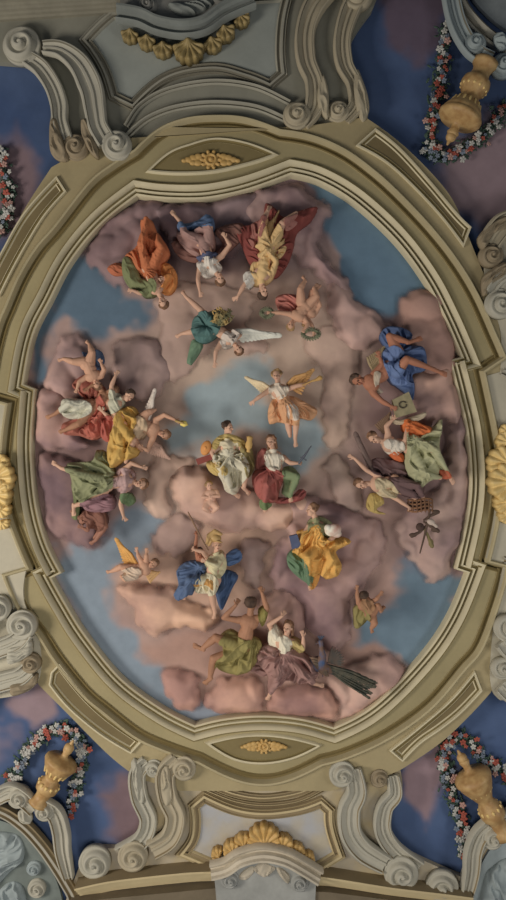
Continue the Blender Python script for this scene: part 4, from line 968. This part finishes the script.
# --- centre
fig('person', 'enthroned woman in white with a yellow shawl and dark bun, centre of the ceiling', 5.3, 30, (228,428), (.05,-1), (.85,.25,.5), SK_W, HAIRB, (228,446), (230,464),
    [[(219,443),(212,452,3),(216,461,6)], [(238,443),(245,454,4),(240,462,8),(246,466)]],
    [[(226,466),(226,474,14),(232,492,6),(240,497)], [(236,464),(246,468,14),(244,488,6),(250,494)]], style='bun',
    cloths=[('lap_drapery', [(216,452),(226,449),(238,450),(246,458),(250,468),(248,476),(242,484),(236,494),(226,492),(222,482),(216,472),(212,462)], (170,164,140), dict(T=8, folds=[('r',230,456,9,2.8)], b=3)),
            ('bodice', [(221,440),(230,438),(238,442),(237,450),(228,453),(220,450)], (176,164,132), dict(T=4, folds=[D_(0,4,1)], b=2)),
            ('yellow_shawl', [(216,438),(224,434),(234,435),(244,440),(246,448),(238,446),(230,440),(222,441),(216,450),(211,446)], (156,132,64), dict(T=4, folds=[D_(10,4,1.4)], b=6)),
            ('yellow_hem', [(206,462),(216,460),(226,464),(228,474),(216,476),(208,470)], (170,142,70), dict(T=5, folds=[D_(30,5,1.5)], b=0)),
            ('olive_mantle', [(240,448),(250,446),(254,458),(254,470),(248,478),(244,466)], (128,112,60), dict(T=5, folds=[D_(80,5,1.8)], b=-2))])
fig('person', 'enthroned woman in a red cloak with green skirt holding a dagger, centre of the ceiling', 5.3, 31, (271,442), (-.1,-1), (-.35,-.1,1), SK_W, HAIRC, (275,458), (277,474),
    [[(267,457),(268,468,3),(278,470,8),(284,470)], [(284,458),(290,463,5),(298,463,6),(302,461)]],
    [[(272,476),(266,484,13),(264,504,5),(266,512)], [(282,474),(296,476,13),(290,494,6),(291,502)]], style='long',
    cloths=[('white_blouse', [(265,452),(274,449),(282,454),(284,462),(278,470),(270,470),(264,462)], (180,170,150), dict(T=4, folds=[D_(60,4,1.2)], b=2)),
            ('red_cloak', [(258,452),(266,448),(267,460),(265,470),(256,470)], (146,74,66), dict(T=4, folds=[D_(90,4,1.6)], b=1)),
            ('red_skirt', [(254,472),(266,466),(278,470),(284,478),(280,490),(276,502),(264,502),(256,494),(252,482)], (150,72,64), dict(T=8, folds=[('r',270,468,8,2.8)], b=3)),
            ('green_skirt', [(282,470),(290,466),(298,472),(299,482),(294,492),(290,498),(282,494),(284,484)], (98,116,76), dict(T=6, folds=[D_(100,5,1.6)], b=4)),
            ('red_train', [(290,498),(300,490),(307,492),(304,500),(290,504),(276,504),(272,498)], (146,66,62), dict(T=4, folds=[D_(160,4,1.3)], b=-4, on=False)),
            ('green_hem', [(260,500),(270,500),(272,506),(266,510),(260,508)], (88,108,62), dict(T=3, folds=[D_(20,3,1)], b=2))])
s = Solid(); s.cap((299,463,40), (303,457,41), 1.1, 1.1, 8); s.cap((301,457.5,41), (306,460,41), .7, .7, 6); s.cap((303.5,457,41), (311,446,42), 1.3, .5, 6)
tag(s.build('dagger', mat((70,76,88), rough=.4), None, 40), 'dark dagger in the hand of the enthroned woman in red', 'dagger')
s = Solid(); s.ell((206,448,31), (5,1.5,0), (-2.4,7.4,0), (0,1,3.4), 20, 10); s.ell((205.6,448,33.6), (1.7,0,0), (0,2.2,0), (0,0,1.4))
tag(s.build('shield', mat((190,116,46), rough=.5, scale=5), None, 31), 'small orange-gold shield at the elbow of the woman in white', 'shield')
o = slab('book', [smooth([(196,459,'c'),(214,453,'c'),(216,458,'c'),(198,465,'c')], True)], 29, 34, mat((124,52,44)), h=31); tag(o, 'flat red book beneath the arm of the woman in white', 'book')
s = Solid(); s.lathe((250,436,36), (248,452,34), [(0,2.2),(.1,3.2),(.3,2.6),(.5,3.6),(.7,3.4),(.85,1.6),(1,2.6)], 14)
tag(s.build('goblet', mat((168,128,60)), None, 35), 'gilded cup between the two enthroned women', 'cup')
fig('cherub', 'small pale cherub half sunk in the cloud below the woman in white', 3.8, 26, (209,486), (-.1,-1), (.3,0,1), (176,130,106), HAIRY, (211,494), (210,503),
    [[(206,493),(203,497,3),(208,497,4)], [(216,492),(219,496,3),(214,496,5)]], [[(208,504),(205,508,4),(210,512,2)], [(213,504),(217,507,4),(213,512,2)]], plump=1.15)
fig('person', 'winged person in a peach skirt with a trumpet flying above the enthroned women', 5.2, 26, (277,376), (-.2,-1), (-.2,.4,1), SK_W, HAIRY, (279,391), (287,406),
    [[(270,390),(261,396,3),(254,401,3),(250,404)], [(288,389),(297,386,3),(306,384,3),(310,381)]],
    [[(290,408),(296,420,8),(295,438,3),(296,447)], [(284,408),(288,424,2),(290,436,0)]],
    cloths=[('peach_skirt', [(272,400),(282,396),(294,396),(306,402),(318,410),(312,420),(300,418),(298,426),(288,424),(278,422),(270,424),(268,412)], (188,130,84), dict(T=6, folds=[('r',284,396,10,2.4)], b=0)),
            ('white_underskirt', [(286,406),(294,404),(299,410),(298,420),(290,421),(286,414)], (184,170,154), dict(T=5, folds=[D_(80,4,1.2)], b=5)),
            ('white_bodice', [(269,386),(278,383),(288,386),(288,394),(280,400),(270,396)], (182,166,146), dict(T=4, folds=[D_(60,4,1.3)], b=1))],
    wings=[((270,388), (250,379), (262,394), (186,160,120)), ((288,384), (309,372), (302,394), (176,124,62))])
s = Solid(); s.chain([(303,385,32,.8), (312,381,32,1.0), (316,380,32,1.4), (320,378,32,2.6)], 10)
tag(s.build('trumpet', mat((166,122,56)), None, 32), 'slender trumpet held by the winged figure in the peach skirt', 'trumpet')

# --- right group
fig('person', 'bare-chested man in a blue robe with reddish legs stretched toward the right frame', 6.0, 28, (358,380), (-1,-.1), (-.1,.6,.8), SK_R, HAIRB, (371,383), (390,368),
    [[(374,374),(382,364,2),(380,358,1)], [(374,394),(382,402,4),(389,406,6)]],
    [[(397,352,2),(388,338,9),(408,343,5),(422,338)], [(396,372,3),(404,361,13),(430,369,5),(447,375)]],
    cloths=[('blue_robe', [(381,336),(388,326),(404,327),(414,334),(410,344),(424,346),(428,358),(426,370),(414,374),(416,386),(414,400),(406,392),(394,382),(388,366),(388,350)], (64,86,132), dict(T=7, folds=[('r',396,356,11,2.6)], on=False, b=1)),
            ('blue_fold', [(383,352),(392,347),(399,350),(404,353),(398,360),(397,369),(408,373),(408,384),(394,384),(384,368)], (78,102,150), dict(T=4, folds=[D_(60,4,1.5)], b=6)),
            ('white_strap', [(374,372),(380,374),(378,384),(384,392),(380,394),(373,384)], (168,150,126), dict(T=3, folds=[D_(70,3,.8)], b=3))],
    wings=[((374,370), (384,350), (368,356), (134,114,78), -7)])
s = Solid()
P = slab('tablet', [smooth([(392,400,'c'),(408,392,'c'),(416,412,'c'),(396,418,'c')], True)], 27, 35, mat((124,112,78), second=(102,94,66), scale=5), h=31); tag(P, 'olive tablet with a drawn ring resting below the blue-robed man', 'tablet')
s.chain([(402+3.6*math.cos(a), 405+3.2*math.sin(a), 35.4, .7) for a in np.linspace(0, 5.6, 14)], 6)
r_ = s.build('ring_mark', mat((66,58,44)), P, 31); r_.matrix_parent_inverse = Matrix.Identity(4)
o = cloth('scroll_of_cloth', [(390,416),(400,420),(414,416),(426,412),(424,418),(408,424),(394,424)], mat((156,140,112)), None, 26, T=4, folds=[D_(170,3,1)]); tag(o, 'pale strip of cloth lying along the lower edge of the tablet', 'cloth')
fig('person', 'woman in a pale green robe with orange shawl reclining at the right', 5.4, 27, (374,438), (-.9,-.4), (-.1,.75,.75), SK_W, HAIRC, (389,444), (408,446),
    [[(388,434),(386,426,1),(392,420,2)], [(396,452),(404,440,6),(407,424,5),(408,418)]],
    [[(412,440),(432,450,10),(444,468,5),(454,484)], [(412,452),(424,474,8),(440,478,1)]], style='bun',
    cloths=[('green_robe', [(406,432),(420,434),(436,426),(443,419),(442,434),(440,446),(444,460),(450,474),(440,478),(430,482),(422,488),(412,480),(406,466),(406,448)], (140,140,100), dict(T=8, folds=[('r',414,440,10,3.0)], b=2)),
            ('orange_shawl', [(404,420),(412,419),(422,424),(432,428),(430,434),(418,438),(410,436),(404,430)], (196,88,32), dict(T=5, folds=[D_(25,4,1.4)], b=6)),
            ('white_chemise', [(383,442),(392,438),(401,442),(404,450),(396,456),(387,452)], (176,166,150), dict(T=4, folds=[D_(60,4,1.2)], b=2)),
            ('orange_sash', [(390,453),(400,452),(405,456),(404,462),(396,460)], (190,80,34), dict(T=4, folds=[D_(30,4,1)], b=2)),
            ('red_hem', [(439,470),(448,472),(450,478),(443,479)], (166,70,42), dict(T=3, folds=[D_(30,3,.8)], b=6))],
    wings=[((384,432), (390,416), (376,424), (112,84,62), -7)])
fig('person', 'winged person with reddish hair reaching down toward a basket at the right', 5.2, 25, (361,484), (-.9,-.1), (.0,.75,.75), SK_W, HAIRC, (377,484), (395,482),
    [[(378,476),(366,470,2),(354,458,1),(350,456)], [(384,492),(398,500,3),(408,507,4),(412,510)]],
    [[(400,482),(416,486,4),(424,500,1)], [(398,488),(412,494,2),(420,504,-1)]],
    cloths=[('purple_drape', [(368,466),(378,458),(392,460),(404,462),(414,474),(426,484),(424,496),(410,498),(398,492),(388,478),(374,474)], (92,66,66), dict(T=5, folds=[D_(25,6,2)], b=-2)),
            ('pale_tunic', [(374,480),(384,478),(394,486),(398,496),(388,498),(378,494)], (166,148,112), dict(T=4, folds=[D_(40,4,1.4)], b=2)),
            ('yellow_drape', [(372,494),(382,496),(386,504),(378,510),(388,515),(376,514),(368,508)], (158,132,62), dict(T=4, folds=[D_(60,4,1.4)], b=-3))],
    wings=[((372,470), (359,440), (368,456), (98,78,72), -6)])
def basket(x, y, w, h_, z, label):
    e = empty('basket', x, y, z, label, 'basket'); s = Solid()
    for j in range(4):
        yy = y-h_/2+j*h_/3
        s.chain([(x-w/2+i*w/6, yy+1.2*math.sin(i*1.05), z+3*math.sin(math.pi*i/6), 1.0) for i in range(7)], 6)
    s.build('weave', mat((120,78,48)), e, z); s = Solid()
    for i in range(7): s.cap((x-w/2+i*w/6, y-h_/2, z+3*math.sin(math.pi*i/6)+.6), (x-w/2+i*w/6+.6, y+h_/2+1, z+3*math.sin(math.pi*i/6)+.6), .8, .8, 6)
    s.build('stakes', mat((98,64,42)), e, z); s = Solid(); s.ell((x, y, z-1), (w*.46, 0, 0), (0, h_*.5, 0), (0, 0, 3)); s.build('inner', mat((66,44,34)), e, z)
basket(420, 505, 24, 11, 26, 'brown wicker basket under the reaching hand at the right')
def tool(pts, rad, label, z, col=(72,54,44), nm='brush', blob=None):
    s = Solid(); s.chain([(x, y, z, r) for (x, y), r in zip(pts, rad)], 8)
    if blob: s.ell((blob[0], blob[1], z), (blob[2], 0, 0), (0, blob[3], 0), (0, 0, 1.5))
    tag(s.build(nm, mat(col), None, z), label, nm)
tool([(430,510),(426,530),(420,553)], (1.1,1.2,.7), 'long dark stick at the heart of the bundle below the basket', 27, nm='stick')
tool([(438,512),(430,516),(424,520)], (2.0,1.4,1.0), 'dark brush at the upper right of the bundle', 26, blob=(436,512,4,2.4))
tool([(438,531),(430,526),(424,522)], (2.0,1.4,1.0), 'dark brush at the lower right of the bundle', 27, blob=(435,530,4,2.4))
tool([(412,536),(420,532),(428,524)], (2.0,1.4,1.0), 'dark brush pointing left low in the bundle', 25, blob=(413,535,4,2.2))
tool([(432,546),(428,536),(424,528)], (2.2,1.5,1.0), 'olive brush pointing down in the bundle', 25, (104,92,52), blob=(431,543,2.6,4))
s = Solid(); s.ell((420,527,26), (4.2,0,0), (0,4.2,0), (0,0,2.2)); s.ell((420,527,28), (1.6,0,0), (0,1.6,0), (0,0,1)); tag(s.build('disc', mat((62,44,38)), None, 26), 'round dark disc at the left of the bundle', 'disc')
s = Solid(); s.ell((431,522,29), (4,1.5,0), (-1,3,0), (0,0,2.6)); s.cap((431,522,30),(436,526,30),1.2,1.8); tag(s.build('mask', mat((146,130,118)), None, 29), 'small pale mask in the middle of the bundle', 'mask')

# --- lower figures
fig('person', 'seated woman in a billowing yellow mantle over green skirt, face turned left', 5.4, 32, (312,510), (.05,-1), (-.95,-.1,.35), SK_W, HAIRC, (318,528), (318,548),
    [[(309,527),(302,536,3),(300,544,5)], [(327,528),(333,537,3),(326,541,7)]],
    [[(314,550),(306,554,15),(308,578,6),(311,590)], [(324,550),(330,556,12),(322,574,4)]], style='bun',
    cloths=[('green_bodice', [(309,522),(318,517),(328,520),(334,526),(330,536),(318,538),(308,534)], (122,124,82), dict(T=4, folds=[D_(100,4,1.2)], b=2)),
            ('green_skirt', [(288,556),(296,550),(304,558),(308,570),(314,578),(312,586),(304,582),(294,574),(288,566)], (78,108,78), dict(T=6, folds=[D_(55,5,1.5)], b=2)),
            ('yellow_mantle', [(297,533),(306,530),(318,524),(322,534),(330,540),(342,538),(352,542),(342,548),(336,552),(342,566),(338,576),(326,580),(320,574),(312,578),(304,566),(298,556),(292,552),(300,544)], (194,138,52), dict(T=9, folds=[('r',317,524,13,3.0)], b=3)),
            ('yellow_hem', [(312,576),(320,574),(319,582),(314,590),(309,586)], (186,120,42), dict(T=3, folds=[D_(70,4,1)], b=2))])
o = slab('book', [smooth([(289,536,'c'),(297,534,'c'),(301,546,'c'),(292,549,'c')], True)], 33, 40, mat((62,72,104)), h=36); tag(o, 'small blue book at the left elbow of the woman in yellow', 'book')
s = Solid(); s.ell((333,530,42), (8,-3,0), (3,6,0), (0,0,5)); s.ell((337,534,41), (5,0,0), (0,4,0), (0,0,4)); s.ell((328,528,43), (4,0,0), (0,4,0), (0,0,4))
tag(s.build('bundle', mat((184,172,156), second=(150,90,74), scale=3), None, 42, vox=.5), 'white and pink bundle carried on the arm of the woman in yellow', 'bundle')
fig('cherub', 'dark-haired cherub with an olive cloth falling at the lower right', 4.4, 26, (364,597), (-.1,-1), (.2,-.2,-1), SK_M, HAIRB, (365,604), (371,612),
    [[(359,603),(357,596,2),(357,590,2)], [(371,602),(376,599,2),(379,595,2)]],
    [[(372,612),(377,605,5),(381,610,3),(384,607)], [(371,615),(374,622,4),(371,628,2),(372,631)]],
    cloths=[('olive_cloth', [(355,610),(362,606),(368,612),(369,620),(362,628),(356,630),(355,620)], (118,108,54), dict(T=4, folds=[D_(80,4,1.4)], b=0)),
            ('brown_wrap', [(361,600),(370,598),(374,606),(368,614),(360,610)], (138,96,62), dict(T=3, folds=[D_(60,4,1)], b=1))], plump=1.15)
fig('person', 'helmeted person in a white breastplate and blue cloak holding up a spear', 5.2, 32, (217,545), (.0,-1), (.25,.25,1), SK_W, None, (215,561), (211,578),
    [[(208,558),(203,551,4),(195,549,6),(192,547)], [(223,556),(218,564,9),(208,560,12)]],
    [[(206,580),(190,578,10),(186,594,4),(183,599)], [(216,580),(212,592,8),(215,612,2),(214,618)]],
    cloths=[('blue_cloak', [(176,572),(184,564),(196,562),(206,566),(204,576),(196,586),(192,596),(186,596),(178,602),(173,596),(178,586)], (66,88,126), dict(T=7, folds=[('r',200,568,9,2.8)], b=2)),
            ('blue_cape', [(226,556),(236,550),(242,556),(240,563),(228,568),(224,564)], (64,92,138), dict(T=4, folds=[D_(160,5,1.4)], b=-4, on=False)),
            ('blue_train', [(216,574),(228,572),(238,578),(232,590),(226,604),(221,612),(216,600),(214,586)], (52,76,116), dict(T=5, folds=[D_(100,5,2.0)], b=-2, on=False)),
            ('breastplate', [(206,560),(214,553),(222,552),(226,560),(226,570),(220,578),(212,572),(204,566)], (172,162,120), dict(T=4, folds=[D_(30,6,.8)], b=3)),
            ('skirt_of_armour', [(196,580),(204,573),(214,574),(219,582),(216,592),(206,594),(195,592)], (178,168,136), dict(T=6, folds=[D_(85,3,1.6)], b=5)),
            ('gold_fringe', [(194,580),(202,577),(212,579),(218,585),(215,589),(206,584),(195,586)], (168,116,50), dict(T=4, folds=[D_(85,2.5,1.2)], b=12))])
s = Solid(); s.ell((215.5,538,32), (6,1,0), (-.6,4.8,0), (0,0,5.4)); s.cap((209,545,32), (215,533,33), 1.5, 2.2); s.chain([(207,543,33,1.5), (209,535,34,2.2), (215,531,34,2.3), (221,534,33,1.7)], 8); s.ell((219,541,36), (4,1,0), (0,1,0), (0,0,2))
tag(s.build('helmet', mat((160,122,62), rough=.5, spec=.4), None, 32, vox=.4), 'crested golden helmet on the head of the spear bearer', 'helmet')
s = Solid(); s.chain([(188,512,40,.5), (190,516,40,.9), (198,532,40,.8), (208,550,39,.8)], 8)
tag(s.build('spear', mat((116,84,60)), None, 40), 'thin spear slanting up from the helmeted figure', 'spear')
fig('person', 'dark-haired person in shadow raising an arm just behind the spear', 4.2, 24, (199,553), (-.2,-1), (-.3,0,1), SK_R, HAIRB, (202,562), (206,572),
    [[(198,558),(196,546,6),(197,534,6),(196,529)], [(206,560),(208,566,2),(204,570,3)]], [])
fig('person', 'bare-backed man seen from behind with raised arms and an olive cloth', 6.2, 30, (251,605), (.0,-1), (.2,-.3,-1), SK_M, HAIRB, (249,622), (243,645),
    [[(238,620),(224,617,3),(236,604,5),(239,599)], [(262,618),(267,608,3),(262,592,5),(260,587)]],
    [[(236,646),(216,636,6),(202,648,3),(193,645)], [(238,652),(214,656,8),(210,678,4),(204,684)]], feat=False,
    cloths=[('olive_cloth', [(219,640),(230,632),(242,638),(256,640),(262,646),(258,660),(252,670),(240,676),(226,674),(216,668),(217,658),(224,652)], (124,112,54), dict(T=8, folds=[('r',254,636,12,2.4)], b=2)),
            ('olive_strap', [(258,612),(264,608),(268,612),(266,622),(262,628),(259,620)], (116,106,44), dict(T=3, folds=[D_(80,3,1)], b=2))])
fig('person', 'woman in a white bodice and mauve skirt throwing up one arm at the bottom', 5.4, 31, (288,628), (.1,-1), (-.45,-.2,.9), SK_W, HAIRC, (284,643), (286,662),
    [[(276,637),(269,624,3),(282,615,5),(287,609)], [(293,642),(303,648,2),(303,636,4),(301,628)]],
    [[(280,664),(276,676,14),(270,692,6),(267,700)], [(292,664),(306,672,12),(314,682,5),(324,686)]], style='long',
    cloths=[('white_bodice', [(270,630),(276,626),(282,634),(290,638),(293,648),(284,652),(272,650),(268,642)], (184,176,152), dict(T=4, folds=[D_(80,4,1.3)], b=2)),
            ('yellow_sleeve', [(292,640),(300,642),(305,650),(300,656),(293,652)], (158,136,74), dict(T=4, folds=[D_(60,4,1)], b=2)),
            ('mauve_skirt', [(258,652),(268,646),(282,650),(294,650),(306,656),(316,666),(318,678),(310,682),(300,684),(286,682),(276,690),(268,690),(268,676),(258,664)], (138,98,92), dict(T=8, folds=[('r',284,652,12,3.4)], b=3)),
            ('skirt_train', [(236,662),(248,660),(262,662),(272,672),(264,680),(250,674),(240,676)], (132,94,88), dict(T=5, folds=[D_(10,5,1.8)], b=-4, on=False))])
fig('cherub', 'cherub with one orange and one yellow wing lying on the peach cloud', 4.4, 28, (153,564), (.9,-.5), (-.1,.3,1), SK_P, HAIRC, (145,568), (136,571),
    [[(142,562),(139,556,3),(138,552,3)], [(146,562),(147,556,4),(147,553,4)]],
    [[(132,569),(122,566,4),(112,571,2),(108,572)], [(134,575),(127,578,5),(122,576,3)]],
    cloths=[('white_cloth', [(122,570),(134,566),(142,570),(140,578),(128,580),(124,576)], (176,150,126), dict(T=3, folds=[D_(30,4,1.3)], b=0))], plump=1.15,
    wings=[((136,564), (119,544), (124,568), (180,124,48)), ((146,574), (157,573), (150,584), (176,130,74))])

# --- peacock
def peacock():
    e = empty('peacock', 318, 665, 28, 'blue-necked peacock trailing its long dark tail on the cloud at the lower right', 'peacock')
    s = Solid()
    s.chain([(320,640,36,2.5), (320.5,646,36,2.3), (322,654,35,3.6), (320,664,33,6), (326,668,30,5.0), (334,672,28,3.0)], 12)
    s.ell((318,663,31), (9,3,0), (-2.4,7.4,0), (0,0,6.5)); s.cap((318,641,34.6), (314.5,642.5,34.6), 1.0, .3, 6)
    s.cap((318,668,28), (316,676,27), 1.1, .6, 6); s.cap((322,669,28), (323,677,27), 1.1, .6, 6)
    for i in range(3): s.cap((316+2.4*i-2, 677-(i % 2), 27), (313+3*i, 679, 27), .5, .4, 5)
    s.build('body', mat((44,66,104), second=(92,66,52), scale=7), e, 28, vox=.36, sm=1)
    c = Solid()
    for i in range(4): c.cap((320,639,34), (317.5+i*1.9, 634.5, 34), .35, .6, 5)
    c.build('crest', mat((50,66,90)), e, 28)
    w = Solid()
    for i in range(9):
        a = math.radians(-75+i*11); w.ell((328+8*math.cos(a), 662+8*math.sin(a), 30-i*.2), (9*math.cos(a), 9*math.sin(a), 0), (-1.5*math.sin(a), 1.5*math.cos(a), 0), (0, 0, .8), 8, 6)
    w.build('wing', mat((86,68,56), second=(66,64,60), scale=8), e, 28)
    f = Solid()
    for i in range(6):
        y = 658+i*2.6; f.ell((317+i*1.2, y, 37-abs(i-2.5)*.8), (8.5-i*.6, 3.4, -1.5), (-.8, 1.9, 0), (0, 0, 1.0), 8, 6)
    f.build('folded_wing', mat((98,72,54), second=(74,62,50), scale=9, var=.14), e, 28)
    rt = random.Random(5); t = Solid()
    for i in range(26):
        u = rt.uniform(-.5, .5); L = rt.uniform(.72, 1.0); a0 = (328, 667+u*5); z = 32+rt.uniform(-1.5, 1.5)-abs(u)*3
        a1 = (349-u*6, 677+u*13); a2 = (349+(22-u*8)*L*1.05, 677+u*10+(13+u*6)*L)
        t.chain([(a0[0], a0[1], z-1, 1.0), (a1[0], a1[1], z+1, .9), (a2[0], a2[1], z-2, .5)], 6)
        for q in (.3, .6, .85, 1):
            c = (a1[0]+(a2[0]-a1[0])*q, a1[1]+(a2[1]-a1[1])*q); t.ell((c[0], c[1], z-.5-q), (2.6, 1.2+u, 0), (-.5, 1.0, 0), (0, 0, .5), 6, 4)
    t.build('tail', mat((72,68,54), second=(50,54,46), scale=11, var=.16), e, 28)
peacock()
